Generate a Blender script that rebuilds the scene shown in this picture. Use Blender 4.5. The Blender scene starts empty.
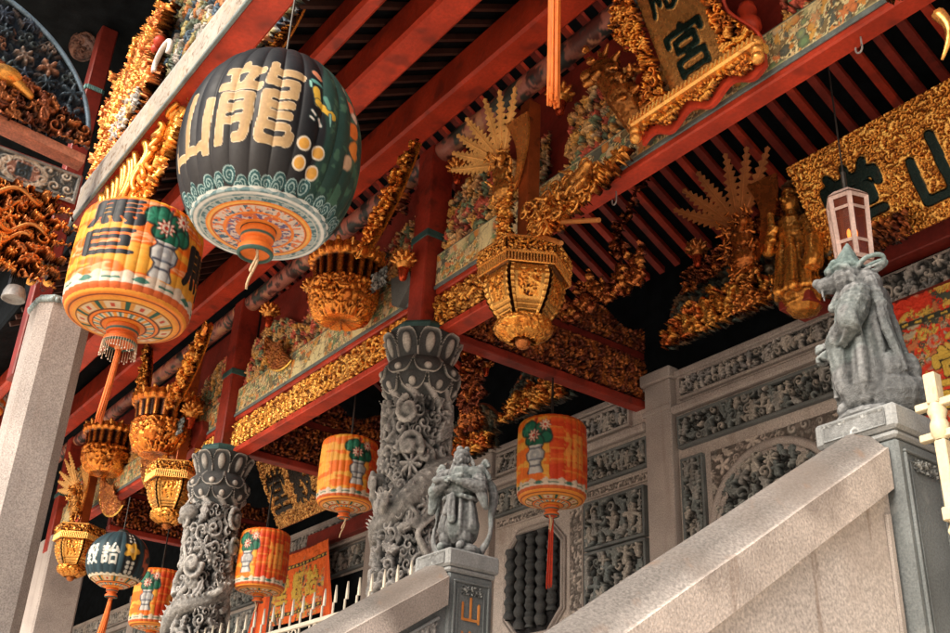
import bpy, math, random
import numpy as np
from mathutils import Vector, Matrix
SC = bpy.context.scene
COL = SC.collection
PI = math.pi
# ------------------------------------------------------------------ camera frame
F = 1079.0; CX, CY = 475.0, 316.5
_zen = np.array([99, 2093, 1079.]); _zen /= np.linalg.norm(_zen)
_a = np.array([-890, -514, 1079.]); _a -= _zen * _a.dot(_zen); _a /= np.linalg.norm(_a)
_x = -_a; _b = np.cross(_x, _zen)
RT = np.stack([_x, _b, _zen])
def ray(u, v): return RT @ np.array([u - CX, -(v - CY), F]) / F
def at(u, v, Y):
    r = ray(u, v); return r * (Y / r[1])
def atX(u, v, X):
    r = ray(u, v); return r * (X / r[0])
def mpp(p): return float((RT.T @ np.asarray(p, float))[2] / F)      # metres per photo pixel at a point
def V3(*a): return np.array(a, float)
def unit(v): v = np.asarray(v, float); return v / np.linalg.norm(v)

# ------------------------------------------------------------------ noise
def _hash(ix, iy, iz, seed):
    h = (ix * 374761393 + iy * 668265263 + iz * 2147483647 + seed * 974634777) & 0xffffffff
    h = ((h ^ (h >> 13)) * 1274126177) & 0xffffffff
    return ((h ^ (h >> 16)) & 0xffff) / 65535.0
def vnoise(P, s=1.0, seed=0):
    P = np.asarray(P, float) * s
    i = np.floor(P).astype(np.int64); f = P - i; f = f * f * (3 - 2 * f)
    out = 0
    for dx in (0, 1):
        for dy in (0, 1):
            for dz in (0, 1):
                w = (f[..., 0] if dx else 1 - f[..., 0]) * (f[..., 1] if dy else 1 - f[..., 1]) * (f[..., 2] if dz else 1 - f[..., 2])
                out = out + w * _hash(i[..., 0] + dx, i[..., 1] + dy, i[..., 2] + dz, seed)
    return out
def fbm(P, s=1.0, seed=0, o=3):
    t = 0; a = .5; n = 0
    for k in range(o):
        t = t + a * vnoise(P, s * 2 ** k, seed + k); n += a; a *= .5
    return t / n
def sstep(a, b, x):
    t = np.clip((x - a) / (b - a), 0, 1); return t * t * (3 - 2 * t)
def mix(a, b, t): return np.asarray(a) * (1 - t[..., None]) + np.asarray(b) * t[..., None]

# ------------------------------------------------------------------ mesh builder
class MB:
    def __init__(s): s.v = []; s.q = []; s.t = []; s.c = []; s.n = 0
    def add(s, v, q=None, t=None, c=(1, 1, 1)):
        v = np.asarray(v, float).reshape(-1, 3)
        c = np.asarray(c, float)
        if c.ndim == 1: c = np.tile(c, (len(v), 1))
        s.v.append(v); s.c.append(c.reshape(-1, 3))
        if q is not None and len(q): s.q.append(np.asarray(q, np.int64) + s.n)
        if t is not None and len(t): s.t.append(np.asarray(t, np.int64) + s.n)
        s.n += len(v); return s
    def box(s, lo, hi, c=(1, 1, 1), M=None, bev=0.0):
        lo = np.asarray(lo, float); hi = np.asarray(hi, float)
        lo, hi = np.minimum(lo, hi), np.maximum(lo, hi)
        if bev <= 0: bev = min(0.006, 0.2 * float((hi - lo).min()))
        vs = []; idx = {}
        for ax in range(3):
            for k in range(8):
                b = [(k >> j) & 1 for j in range(3)]
                p = [(lo[j] + (0 if j == ax else bev)) if b[j] == 0 else (hi[j] - (0 if j == ax else bev)) for j in range(3)]
                idx[(ax, k)] = len(vs); vs.append(p)
        q = []; t = []
        cyc = [0, 1, 3, 2]
        for ax in range(3):
            o = [j for j in range(3) if j != ax]
            for sd in (0, 1):
                ks = []
                for m in cyc:
                    k = (sd << ax) | ((m & 1) << o[0]) | (((m >> 1) & 1) << o[1]); ks.append(idx[(ax, k)])
                flip = (sd == 0) != (ax == 1)
                q.append(ks[::-1] if flip else ks)
        for ax in range(3):                                           # bevel strips along axis ax
            o = [j for j in range(3) if j != ax]
            for a in (0, 1):
                for b in (0, 1):
                    k0 = (a << o[0]) | (b << o[1]); k1 = k0 | (1 << ax)
                    f = [idx[(o[0], k0)], idx[(o[0], k1)], idx[(o[1], k1)], idx[(o[1], k0)]]
                    q.append(f)
        for k in range(8): t.append([idx[(0, k)], idx[(1, k)], idx[(2, k)]])
        vs = np.array(vs); ctr = (lo + hi) / 2
        def orient(fs):
            out = []
            for f in fs:
                p = vs[f]; n = np.cross(p[1] - p[0], p[2] - p[0])
                out.append(f if n.dot(p.mean(0) - ctr) > 0 else f[::-1])
            return out
        q = orient(q); t = orient(t)
        if M is not None: vs = vs @ np.asarray(M)[:3, :3].T + np.asarray(M)[:3, 3]
        return s.add(vs, q, t, c)
    def grid(s, P, c=(1, 1, 1), mask=None, wrap=False):
        P = np.asarray(P, float); ny, nx = P.shape[:2]
        I = np.arange(ny * nx).reshape(ny, nx)
        if wrap: J = np.concatenate([I, I[:, :1]], 1)
        else: J = I
        q = np.stack([J[:-1, :-1], J[:-1, 1:], J[1:, 1:], J[1:, :-1]], -1)
        if mask is not None:
            mm = mask if not wrap else np.concatenate([mask, mask[:, :1]], 1)
            k = mm[:-1, :-1] & mm[:-1, 1:] & mm[1:, 1:] & mm[1:, :-1]
            q = q[k]
        c = np.asarray(c, float)
        if c.ndim == 3: c = c.reshape(-1, 3)
        return s.add(P.reshape(-1, 3), q.reshape(-1, 4), None, c)
    def tube(s, pts, rad, n=8, c=(1, 1, 1), flat=1.0, up=None):
        pts = np.asarray(pts, float); m = len(pts)
        rad = np.full(m, rad, float) if np.ndim(rad) == 0 else np.asarray(rad, float)
        T = np.gradient(pts, axis=0); T /= np.linalg.norm(T, axis=1)[:, None] + 1e-12
        u = V3(0, 0, 1) if up is None else np.asarray(up, float)
        if up is None and abs(T[0].dot(u)) > .9: u = V3(1, 0, 0)
        rings = []
        N = None
        for i in range(m):
            if up is not None or N is None: N = u - T[i] * u.dot(T[i])
            else: N = N - T[i] * N.dot(T[i])
            N = N / (np.linalg.norm(N) + 1e-12); Bn = np.cross(T[i], N)
            a = np.arange(n) * 2 * PI / n
            rings.append(pts[i] + rad[i] * (np.cos(a)[:, None] * N * flat + np.sin(a)[:, None] * Bn))
        R = np.array(rings)
        c = np.asarray(c, float)
        cc = c if c.ndim == 1 else np.repeat(c, n, 0)
        s.grid(R, cc, wrap=True)
        base = s.n - m * n
        ce = c if c.ndim == 1 else c[0]
        k = np.arange(n)
        s.add(pts[:1], None, None, c if c.ndim == 1 else c[0]); s.t.append(np.stack([np.full(n, s.n - 1), base + (k + 1) % n, base + k], -1))
        e = base + (m - 1) * n
        s.add(pts[-1:], None, None, c if c.ndim == 1 else c[-1]); s.t.append(np.stack([np.full(n, s.n - 1), e + k, e + (k + 1) % n], -1))
        return s
    def lathe(s, prof, ctr, n=24, c=(1, 1, 1), M=None, phase=0.0):
        prof = np.asarray(prof, float)
        a = np.arange(n) * 2 * PI / n + phase
        P = np.stack([prof[:, None, 0] * np.cos(a), prof[:, None, 0] * np.sin(a), np.repeat(prof[:, 1:2], n, 1)], -1)
        if M is not None: P = P @ np.asarray(M).T
        P = P + np.asarray(ctr, float)
        c = np.asarray(c, float)
        return s.grid(P, c if c.ndim == 1 else np.repeat(c, n, 0), wrap=True)
    def ball(s, p, r, c=(1, 1, 1), M=None, nu=14, nv=9):
        r = np.full(3, r, float) if np.ndim(r) == 0 else np.asarray(r, float)
        t = np.linspace(-PI / 2, PI / 2, nv); a = np.arange(nu) * 2 * PI / nu
        P = np.stack([np.cos(t)[:, None] * np.cos(a), np.cos(t)[:, None] * np.sin(a), np.repeat(np.sin(t)[:, None], nu, 1)], -1) * r
        if M is not None: P = P @ np.asarray(M).T
        return s.grid(P + np.asarray(p, float), c, wrap=True)
    def cap(s, p0, p1, r0, r1, c=(1, 1, 1), n=10):
        p0 = np.asarray(p0, float); p1 = np.asarray(p1, float); d = p1 - p0; L = np.linalg.norm(d) + 1e-9; d = d / L
        ts = [-1, -.8, -.45]; pts = []; rr = []
        for t in ts: pts.append(p0 + d * r0 * t); rr.append(r0 * math.sqrt(max(1e-4, 1 - t * t)))
        for k in range(5): f = k / 4; pts.append(p0 + d * L * f); rr.append(r0 + (r1 - r0) * f)
        for t in (.45, .8, 1): pts.append(p1 + d * r1 * t); rr.append(r1 * math.sqrt(max(1e-4, 1 - t * t)))
        return s.tube(pts, rr, n, c)
    def prism(s, poly, origin, U, Vv, thick, c=(1, 1, 1)):
        poly = np.asarray(poly, float); n = len(poly)
        U = np.asarray(U, float); Vv = np.asarray(Vv, float); N = np.cross(U, Vv); N /= np.linalg.norm(N)
        a = np.asarray(origin, float) + poly[:, :1] * U + poly[:, 1:] * Vv
        from mathutils.geometry import tessellate_polygon
        tri = np.array(tessellate_polygon([[Vector((p[0], p[1], 0)) for p in poly]]))
        d1 = poly[tri[0][1]] - poly[tri[0][0]]; d2 = poly[tri[0][2]] - poly[tri[0][0]]
        ar = 0.5 * np.sum(poly[:, 0] * np.roll(poly[:, 1], -1) - np.roll(poly[:, 0], -1) * poly[:, 1])
        tt = []
        for f in tri:
            d1 = poly[f[1]] - poly[f[0]]; d2 = poly[f[2]] - poly[f[0]]
            tt.append(f if d1[0] * d2[1] - d1[1] * d2[0] > 0 else f[::-1])
        tt = np.array(tt)
        v = np.concatenate([a + N * thick, a])
        k = np.arange(n); q = np.stack([k + n, (k + 1) % n + n, (k + 1) % n, k], -1)
        if ar < 0: q = q[:, ::-1]
        return s.add(v, q, np.concatenate([tt, tt[:, ::-1] + n]), c)
    def data(s):
        v = np.concatenate(s.v) if s.v else np.zeros((0, 3)); c = np.concatenate(s.c)
        q = np.concatenate(s.q) if s.q else np.zeros((0, 4), np.int64)
        t = np.concatenate(s.t) if s.t else np.zeros((0, 3), np.int64)
        return v, q, t, c
    def xform(s, M, off):
        s.v = [a @ np.asarray(M).T + np.asarray(off) for a in s.v]; return s

def raw_mesh(name, v, q, t, c, smooth=True):
    me = bpy.data.meshes.new(name)
    used = np.zeros(len(v), bool); used[q.ravel()] = True; used[t.ravel()] = True
    mp = np.cumsum(used) - 1; v = v[used]; c = c[used]; q = mp[q]; t = mp[t]
    me.vertices.add(len(v)); me.vertices.foreach_set('co', v.astype(np.float32).ravel())
    nl = q.size + t.size; me.loops.add(nl); me.polygons.add(len(q) + len(t))
    me.loops.foreach_set('vertex_index', np.concatenate([q.ravel(), t.ravel()]).astype(np.int32))
    st = np.concatenate([np.arange(len(q)) * 4, q.size + np.arange(len(t)) * 3]).astype(np.int32)
    me.polygons.foreach_set('loop_start', st)
    me.polygons.foreach_set('use_smooth', np.full(len(st), smooth))
    at_ = me.color_attributes.new('Col', 'FLOAT_COLOR', 'POINT')
    at_.data.foreach_set('color', np.concatenate([np.clip(c, 0, 1), np.ones((len(c), 1))], 1).astype(np.float32).ravel())
    me.update(calc_edges=True); me.validate()
    return me

WL = {}
def wl(o): return WL.get(o.name, np.zeros(3)) if o is not None else np.zeros(3)
def tag(o, label=None, cat=None, group=None, kind=None):
    if label: o['label'] = label
    if cat: o['category'] = cat
    if group: o['group'] = group
    if kind: o['kind'] = kind
    return o
def thing(name, label, cat, loc=(0, 0, 0), group=None):
    o = bpy.data.objects.new(name, None); COL.objects.link(o); o.empty_display_size = .1
    o.location = Vector(loc); WL[o.name] = np.asarray(loc, float)
    return tag(o, label, cat, group)
def obj(name, mb, mat, parent=None, loc=None, smooth=False, label=None, auto=None):
    """one mesh object; its vertices are given in world space"""
    L = wl(parent) if parent is not None else (np.asarray(loc, float) if loc is not None else np.zeros(3))
    v, q, t, c = mb.data()
    me = raw_mesh(name, v - L, q, t, c, smooth)
    me.materials.append(mat)
    o = bpy.data.objects.new(name, me); COL.objects.link(o)
    if parent is not None: o.parent = parent
    else: o.location = Vector(L)
    WL[o.name] = L
    if label: o['label'] = label
    if auto: me.set_sharp_from_angle(angle=math.radians(auto))
    return o
def single(name, mb, mat, label, cat, group=None, loc=None, smooth=False, auto=None):
    v = np.concatenate(mb.v)
    if loc is None: loc = V3((v[:, 0].min() + v[:, 0].max()) / 2, (v[:, 1].min() + v[:, 1].max()) / 2, v[:, 2].min())
    return tag(obj(name, mb, mat, None, loc, smooth, auto=auto), label, cat, group)
def struct(name, mb, mat, smooth=False): return tag(obj(name, mb, mat, smooth=smooth), kind='structure')
def copy_tree(o, parent=None):
    c = o.copy(); COL.objects.link(c)
    if parent is not None: c.parent = parent
    for ch in list(o.children): copy_tree(ch, c)
    return c
def place(o, loc, rz=None, sc=None, label=None, group=None):
    o.location = Vector(loc)
    if rz is not None: o.rotation_euler = (0, 0, rz)
    if sc is not None: o.scale = (sc, sc, sc)
    return tag(o, label, None, group)

# ------------------------------------------------------------------ materials
def mat(name, base=None, rough=.6, metal=0.0, n1=(8, .25), n2=(60, .15), bump=(40, .15), dirt=None, streak=None, spec=.4, point=0.0, trans=0.0, tint=None):
    m = bpy.data.materials.new(name); m.use_nodes = True; nt = m.node_tree; N = nt.nodes; Lk = nt.links
    b = N['Principled BSDF']; b.inputs['Roughness'].default_value = rough; b.inputs['Metallic'].default_value = metal
    b.inputs['Specular IOR Level'].default_value = spec
    tc = N.new('ShaderNodeTexCoord'); geo = N.new('ShaderNodeNewGeometry')
    if base is None:
        a = N.new('ShaderNodeAttribute'); a.attribute_name = 'Col'; cur = a.outputs['Color']
    else:
        a = N.new('ShaderNodeRGB'); a.outputs[0].default_value = (*base, 1); cur = a.outputs[0]
    if tint:
        mx = N.new('ShaderNodeVectorMath'); mx.operation = 'MULTIPLY'; Lk.new(cur, mx.inputs[0]); mx.inputs[1].default_value = tint; cur = mx.outputs[0]
    def noise(sc, det=4):
        n = N.new('ShaderNodeTexNoise'); n.inputs['Scale'].default_value = sc; n.inputs['Detail'].default_value = det
        Lk.new(geo.outputs['Position'], n.inputs['Vector']); return n
    for (sc, amt) in (n1, n2):
        if amt <= 0: continue
        n = noise(sc); mr = N.new('ShaderNodeMapRange'); mr.inputs['From Min'].default_value = .3; mr.inputs['From Max'].default_value = .7
        mr.inputs['To Min'].default_value = 1 - amt; mr.inputs['To Max'].default_value = 1 + amt
        Lk.new(n.outputs['Fac'], mr.inputs['Value'])
        mx = N.new('ShaderNodeVectorMath'); mx.operation = 'SCALE'
        Lk.new(cur, mx.inputs[0]); Lk.new(mr.outputs[0], mx.inputs['Scale']); cur = mx.outputs[0]
    if dirt:                                                            # (colour, scale, threshold, amount): stains
        n = noise(dirt[1], 6); mr = N.new('ShaderNodeMapRange'); mr.inputs['From Min'].default_value = dirt[2]; mr.inputs['From Max'].default_value = dirt[2] + .12
        mr.inputs['To Max'].default_value = dirt[3]
        Lk.new(n.outputs['Fac'], mr.inputs['Value'])
        mx = N.new('ShaderNodeMix'); mx.data_type = 'RGBA'; Lk.new(mr.outputs[0], mx.inputs[0]); Lk.new(cur, mx.inputs[6]); mx.inputs[7].default_value = (*dirt[0], 1)
        cur = mx.outputs[2]
    if streak:                                                          # (colour, scale, threshold, amount): rain streaks, long in z
        mp = N.new('ShaderNodeMapping'); mp.inputs['Scale'].default_value = (1, 1, .10); Lk.new(geo.outputs['Position'], mp.inputs['Vector'])
        n = noise(streak[1], 5); Lk.new(mp.outputs[0], n.inputs['Vector']); mr = N.new('ShaderNodeMapRange'); mr.inputs['From Min'].default_value = streak[2]; mr.inputs['From Max'].default_value = streak[2] + .16
        mr.inputs['To Max'].default_value = streak[3]; Lk.new(n.outputs['Fac'], mr.inputs['Value'])
        mx = N.new('ShaderNodeMix'); mx.data_type = 'RGBA'; Lk.new(mr.outputs[0], mx.inputs[0]); Lk.new(cur, mx.inputs[6]); mx.inputs[7].default_value = (*streak[0], 1); cur = mx.outputs[2]
    if point > 0:
        cr = N.new('ShaderNodeMapRange'); cr.inputs['From Min'].default_value = .42; cr.inputs['From Max'].default_value = .58
        cr.inputs['To Min'].default_value = 1 - point; cr.inputs['To Max'].default_value = 1 + point
        Lk.new(geo.outputs['Pointiness'], cr.inputs['Value'])
        mx = N.new('ShaderNodeVectorMath'); mx.operation = 'SCALE'; Lk.new(cur, mx.inputs[0]); Lk.new(cr.outputs[0], mx.inputs['Scale']); cur = mx.outputs[0]
    Lk.new(cur, b.inputs['Base Color'])
    rn = noise(25); rr = N.new('ShaderNodeMapRange'); rr.inputs['To Min'].default_value = max(0, rough - .15); rr.inputs['To Max'].default_value = min(1, rough + .15)
    Lk.new(rn.outputs['Fac'], rr.inputs['Value']); Lk.new(rr.outputs[0], b.inputs['Roughness'])
    if bump[1] > 0:
        bn = noise(bump[0], 6); bp = N.new('ShaderNodeBump'); bp.inputs['Strength'].default_value = bump[1]; bp.inputs['Distance'].default_value = .01
        Lk.new(bn.outputs['Fac'], bp.inputs['Height']); Lk.new(bp.outputs[0], b.inputs['Normal'])
    if trans > 0:
        b.inputs['Transmission Weight'].default_value = trans
    return m
M_RED = mat('red_paint', (.52, .050, .020), .45, n1=(3, .28), n2=(40, .14), bump=(30, .25), dirt=((.13, .02, .014), 5, .56, .6))
M_MIDRED = mat('dull_red_paint', (.30, .032, .018), .48, n1=(4, .3), n2=(40, .14), bump=(30, .2), dirt=((.08, .016, .012), 6, .55, .6))
M_DARKRED = mat('dark_red_paint', (.20, .022, .014), .5, n1=(5, .3), n2=(40, .12))
M_ROOF = mat('dark_roof_board', (.007, .009, .011), .8, n1=(6, .4), n2=(60, .2), spec=.05)
M_GOLD = mat('gilded_carving', None, .27, metal=.72, n1=(6, .22), n2=(70, .10), bump=(90, .12), dirt=((.03, .012, .008), 9, .62, .6), point=.55, tint=(1.08, .88, .70))
M_GOLDB = mat('old_gilded_wood', None, .34, metal=.5, n1=(7, .22), n2=(70, .12), bump=(90, .15), dirt=((.04, .015, .01), 12, .62, .6), point=.45, tint=(1.05, .85, .70))
M_FEATH = mat('pale_gilding', None, .4, metal=.15, n1=(8, .2), n2=(70, .12), bump=(90, .15), point=.4)
M_POLY = mat('polychrome_carving', None, .5, metal=.15, n1=(9, .3), n2=(60, .25), bump=(80, .3), point=.4)
M_STONE = mat('carved_grey_stone', None, .75, n1=(7, .25), n2=(70, .25), bump=(150, .6), dirt=((.09, .10, .10), 6, .58, .5), point=.45)
M_GRAN = mat('pink_granite', (.49, .435, .40), .8, n1=(2.5, .14), n2=(105, .34), bump=(150, .25), dirt=((.27, .19, .15), 3.2, .6, .45), streak=((.25, .19, .155), 7, .56, .5))
M_GRANL = mat('pale_granite', (.40, .355, .33), .8, n1=(2.5, .16), n2=(105, .34), bump=(200, .2), dirt=((.30, .23, .20), 3, .62, .4), streak=((.27, .21, .18), 8, .57, .45))
M_GRANS = mat('pale_side_granite', (.54, .49, .455), .8, n1=(2.2, .14), n2=(95, .34), bump=(130, .3), dirt=((.34, .28, .24), 2.2, .53, .5), streak=((.20, .13, .09), 15, .60, .8))
M_COPE = mat('weathered_granite', (.36, .32, .29), .85, n1=(2.2, .22), n2=(240, .3), bump=(160, .35), dirt=((.17, .15, .13), 2.6, .55, .6))
M_GREY = mat('grey_green_stone', (.135, .150, .152), .7, n1=(4, .25), n2=(120, .22), bump=(120, .25), dirt=((.30, .31, .30), 7, .62, .5))
M_PAINT = mat('painted_panel', None, .5, n1=(6, .10), n2=(50, .12), bump=(40, .1), dirt=((.20, .16, .10), 9, .64, .4))
M_LANT = mat('lantern_paper', None, .5, n1=(7, .12), n2=(60, .08), bump=(30, .08), spec=.25)
M_CLOTH = mat('embroidered_cloth', None, .8, n1=(6, .12), n2=(90, .15), bump=(200, .2))
M_CORD = mat('silk_tassel', None, .6, n1=(20, .15), n2=(200, .2), bump=(200, .1))
M_IRON = mat('dark_iron', (.05, .045, .04), .5, metal=.6)
M_CREAM = mat('cream_painted_iron', (.66, .55, .36), .5, n1=(8, .12), n2=(80, .1), dirt=((.30, .2, .1), 18, .63, .5))
M_WHITE = mat('white_painted_iron', (.62, .57, .47), .5, n1=(8, .12), n2=(80, .1), dirt=((.30, .2, .1), 18, .63, .4))
M_TEAL = mat('teal_paint', (.035, .10, .10), .5, n1=(8, .3))
M_WOODP = mat('pinkish_painted_wood', (.60, .44, .39), .5, n1=(8, .2))
M_GROUND = mat('courtyard_paving', (.70, .61, .50), .85, n1=(1.2, .12), n2=(40, .12), bump=(20, .2))
M_LAMP = mat('grey_metal_lamp', (.32, .31, .30), .45, metal=.2, n1=(8, .1))
def glassmat():
    m = bpy.data.materials.new('amber_lantern_glass'); m.use_nodes = True; b = m.node_tree.nodes['Principled BSDF']
    b.inputs['Base Color'].default_value = (.22, .045, .015, 1); b.inputs['Roughness'].default_value = .12
    b.inputs['Transmission Weight'].default_value = .55; return m
M_GLASS = glassmat()
def emis():
    m = bpy.data.materials.new('lit_lamp_flame'); m.use_nodes = True; b = m.node_tree.nodes['Principled BSDF']
    b.inputs['Base Color'].default_value = (.9, .5, .15, 1); b.inputs['Emission Color'].default_value = (1, .55, .15, 1); b.inputs['Emission Strength'].default_value = 9.0; return m
M_FLAME = emis()

# ------------------------------------------------------------------ glyph bitmaps (built-in font)
_gl = {}
def blur(a, k):
    for _ in range(3):
        for ax in (0, 1):
            c = np.cumsum(np.pad(a, [(k + 1, k) if i == ax else (0, 0) for i in (0, 1)], mode='constant'), axis=ax)
            a = (np.take(c, range(2 * k + 1, c.shape[ax]), ax) - np.take(c, range(0, c.shape[ax] - 2 * k - 1), ax)) / (2 * k + 1)
    return a
def glyph(ch, N=128, bold=3, thr=.3, brush=.0):
    key = (ch, N, bold, thr, brush)
    if key in _gl: return _gl[key]
    cu = bpy.data.curves.new('g', 'FONT'); cu.body = ch; cu.size = 1.0
    ob = bpy.data.objects.new('g', cu); COL.objects.link(ob)
    dg = bpy.context.evaluated_depsgraph_get(); me = ob.evaluated_get(dg).to_mesh(); me.calc_loop_triangles()
    v = np.array([w.co[:2] for w in me.vertices]); tr = np.array([l.vertices[:] for l in me.loop_triangles])
    img = np.zeros((N, N))
    if len(v):
        lo = v.min(0); hi = v.max(0); s = .86 / max(hi - lo); v = (v - (lo + hi) / 2) * s + .5
        P = v * N
        for f in tr:
            a, b, c = P[f]
            x0, x1 = int(max(0, min(a[0], b[0], c[0]))), int(min(N - 1, max(a[0], b[0], c[0]) + 1))
            y0, y1 = int(max(0, min(a[1], b[1], c[1]))), int(min(N - 1, max(a[1], b[1], c[1]) + 1))
            xx, yy = np.meshgrid(np.arange(x0, x1 + 1) + .5, np.arange(y0, y1 + 1) + .5)
            d = (b[1] - c[1]) * (a[0] - c[0]) + (c[0] - b[0]) * (a[1] - c[1])
            if abs(d) < 1e-9: continue
            l1 = ((b[1] - c[1]) * (xx - c[0]) + (c[0] - b[0]) * (yy - c[1])) / d
            l2 = ((c[1] - a[1]) * (xx - c[0]) + (a[0] - c[0]) * (yy - c[1])) / d
            k = (l1 >= 0) & (l2 >= 0) & (l1 + l2 <= 1)
            img[y0:y1 + 1, x0:x1 + 1][k] = 1
    ob.to_mesh_clear(); bpy.data.objects.remove(ob); bpy.data.curves.remove(cu)
    if brush:
        yy, xx = np.mgrid[0:N, 0:N]; P = np.stack([xx / N, yy / N, xx * 0.], -1)
        dx = (fbm(P, 6, 3) - .5) * brush * N; dy = (fbm(P, 6, 9) - .5) * brush * N
        img = img[np.clip(yy + dy, 0, N - 1).astype(int), np.clip(xx + dx, 0, N - 1).astype(int)]
    if bold: img = blur(img, bold)
    if brush:
        yy, xx = np.mgrid[0:N, 0:N]; img = img * (1 + .9 * (fbm(np.stack([xx / N, yy / N, xx * 0.], -1), 5, 21, 2) - .45))
    _gl[key] = img
    return img
def gsample(img, x, y):
    """x,y in 0..1 (y up); 0 outside"""
    N = img.shape[0]; k = (x >= 0) & (x < 1) & (y >= 0) & (y < 1)
    xf = np.clip(x * N - .5, 0, N - 1.001); yf = np.clip(y * N - .5, 0, N - 1.001)
    i = xf.astype(int); j = yf.astype(int); fx = xf - i; fy = yf - j; i1 = np.minimum(i + 1, N - 1); j1 = np.minimum(j + 1, N - 1)
    r = img[j, i] * (1 - fx) * (1 - fy) + img[j, i1] * fx * (1 - fy) + img[j1, i] * (1 - fx) * fy + img[j1, i1] * fx * fy
    return r * k

# ------------------------------------------------------------------ carved relief
def _st_curl(x, y, rg):
    r = np.hypot(x, y); th = np.arctan2(y, x) * rg.choice([-1, 1]) + rg.uniform(0, 6.3); tn = rg.uniform(1.0, 1.8)
    return np.where(r < 1, (.5 + .45 * np.cos(th + 2 * PI * tn * r)) * (1 - r ** 4), 0)
def _st_leaf(x, y, rg):
    a = rg.uniform(0, 6.3); u = x * math.cos(a) + y * math.sin(a); v = -x * math.sin(a) + y * math.cos(a)
    v = v + .3 * u * u * rg.choice([-1, 1])
    w = .42 * np.clip(1 - u * u, 0, 1) ** .7 * (1 + .22 * np.sin(11 * u)) + 1e-4
    k = np.abs(v) < w
    return np.where(k, np.sqrt(np.clip(1 - (v / w) ** 2, 0, 1)) * .8 - .35 * np.exp(-(v / .07) ** 2) + .1, 0)
def _st_flower(x, y, rg):
    r = np.hypot(x, y); th = np.arctan2(y, x); n = rg.choice([5, 6, 8]); ph = rg.uniform(0, 6)
    e = .72 + .28 * np.cos(n * th + ph); q = r / e
    h = np.where(q < 1, np.sqrt(np.clip(1 - q * q, 0, 1)) * (.55 + .35 * np.cos(n * th + ph)) + .1, 0)
    return np.maximum(h, np.where(r < .28, .95 - r, 0))
def _st_fig(x, y, rg):
    lean = rg.uniform(-.25, .25); x = x - lean * y
    w = .34 + .12 * np.sin(y * 3 + rg.uniform(0, 6)); h = np.zeros_like(x)
    b = np.abs(x) / w; k = (b < 1) & (y > -1) & (y < .45)
    h = np.where(k, np.sqrt(np.clip(1 - b * b, 0, 1)) * (.7 + .18 * np.sin(12 * x + 5 * y)), 0)
    hd = np.hypot(x, y - .66) / .27; h = np.maximum(h, np.where(hd < 1, np.sqrt(np.clip(1 - hd * hd, 0, 1)) * .6 + .4, 0))
    for s in (-1, 1):
        ex = s * rg.uniform(.45, .85); ey = rg.uniform(-.2, .6)
        t = np.clip((x * (ex) + (y - .2) * (ey - .2)) / (ex * ex + (ey - .2) ** 2 + 1e-6), 0, 1)
        d = np.hypot(x - t * ex, y - .2 - t * (ey - .2)) / .15; h = np.maximum(h, np.where(d < 1, np.sqrt(np.clip(1 - d * d, 0, 1)) * .85, 0))
    return h
def _st_blob(x, y, rg):
    r = np.hypot(x, y); return np.where(r < 1, np.sqrt(np.clip(1 - r * r, 0, 1)), 0)
def _st_cloud(x, y, rg):
    h = np.zeros_like(x)
    for (cx, cy, r) in ((-.45, -.2, .5), (.4, -.15, .5), (0, .35, .55)):
        h = np.maximum(h, _st_curl((x - cx) / r, (y - cy) / r, rg))
    return h
STAMP = dict(curl=_st_curl, leaf=_st_leaf, flower=_st_flower, fig=_st_fig, blob=_st_blob, cloud=_st_cloud)
def stamp(nx, ny, rg, kinds, rpx, cov, ncol, base=.15):
    H = np.zeros((ny, nx)); C = np.zeros((ny, nx), int)
    rm = (rpx[0] + rpx[1]) / 2; L = []
    for f, hs in ((1.0, 1.0), (.5, .5)):                               # readable motifs on a jittered lattice, then small fillers below them
        d = rm * f * 1.75 / math.sqrt(max(cov, .05) / 1.5); j = 0; y = rg.uniform(-.3, .6) * d
        if cov < .6 and f < 1: break
        while y < ny + d * .4:
            x = rg.uniform(-.5, .5) * d
            while x < nx + d * .5:
                if f == 1.0 or rg.random() < .55: L.append((x + rg.uniform(-.22, .22) * d, y + rg.uniform(-.22, .22) * d, f, hs)); x += d
            y += d * .88
    rg.shuffle(L)
    for (cx, cy, fs, hs) in L:
        kd = rg.choice(kinds) if fs == 1.0 else rg.choice(('leaf', 'leaf', 'curl')); r = rg.uniform(*rpx) * fs
        asp = 1.0
        if kd == 'fig': r *= 1.25; cy = ny * .5 + rg.uniform(-.15, .15) * ny if ny < 3.2 * r else cy
        x0, x1, y0, y1 = int(max(0, cx - r - 1)), int(min(nx, cx + r + 2)), int(max(0, cy - r - 1)), int(min(ny, cy + r + 2))
        if x1 <= x0 or y1 <= y0: continue
        xx, yy = np.meshgrid((np.arange(x0, x1) - cx) / r, (np.arange(y0, y1) - cy) / r)
        h = STAMP[kd](xx, yy, rg); b = rg.uniform(0, base * 1.6)
        if kd not in ('curl', 'cloud', 'blob'): g0 = h; h = np.where(h > .03, .25 + .75 * sstep(.0, .55, h), 0); h = np.where(h > .2, h - .16 * (.5 - .5 * np.cos(g0 * rg.uniform(16, 26) + rg.uniform(0, 6))), h)
        elif r > 5: h = np.where(h > .05, h - .09 * (.5 - .5 * np.cos(h * rg.uniform(20, 34) + rg.uniform(0, 6))), h)
        h = np.where(h > 0, (h * (1 - b) + b) * hs, 0)
        W = H[y0:y1, x0:x1]; k = h > W; W[k] = h[k]; C[y0:y1, x0:x1][k] = rg.randrange(ncol)
    return H, C
GOLDP = dict(bg=(.020, .006, .005), cols=[(.70, .285, .055), (.76, .34, .075), (.60, .21, .045), (.66, .29, .07)])
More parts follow.
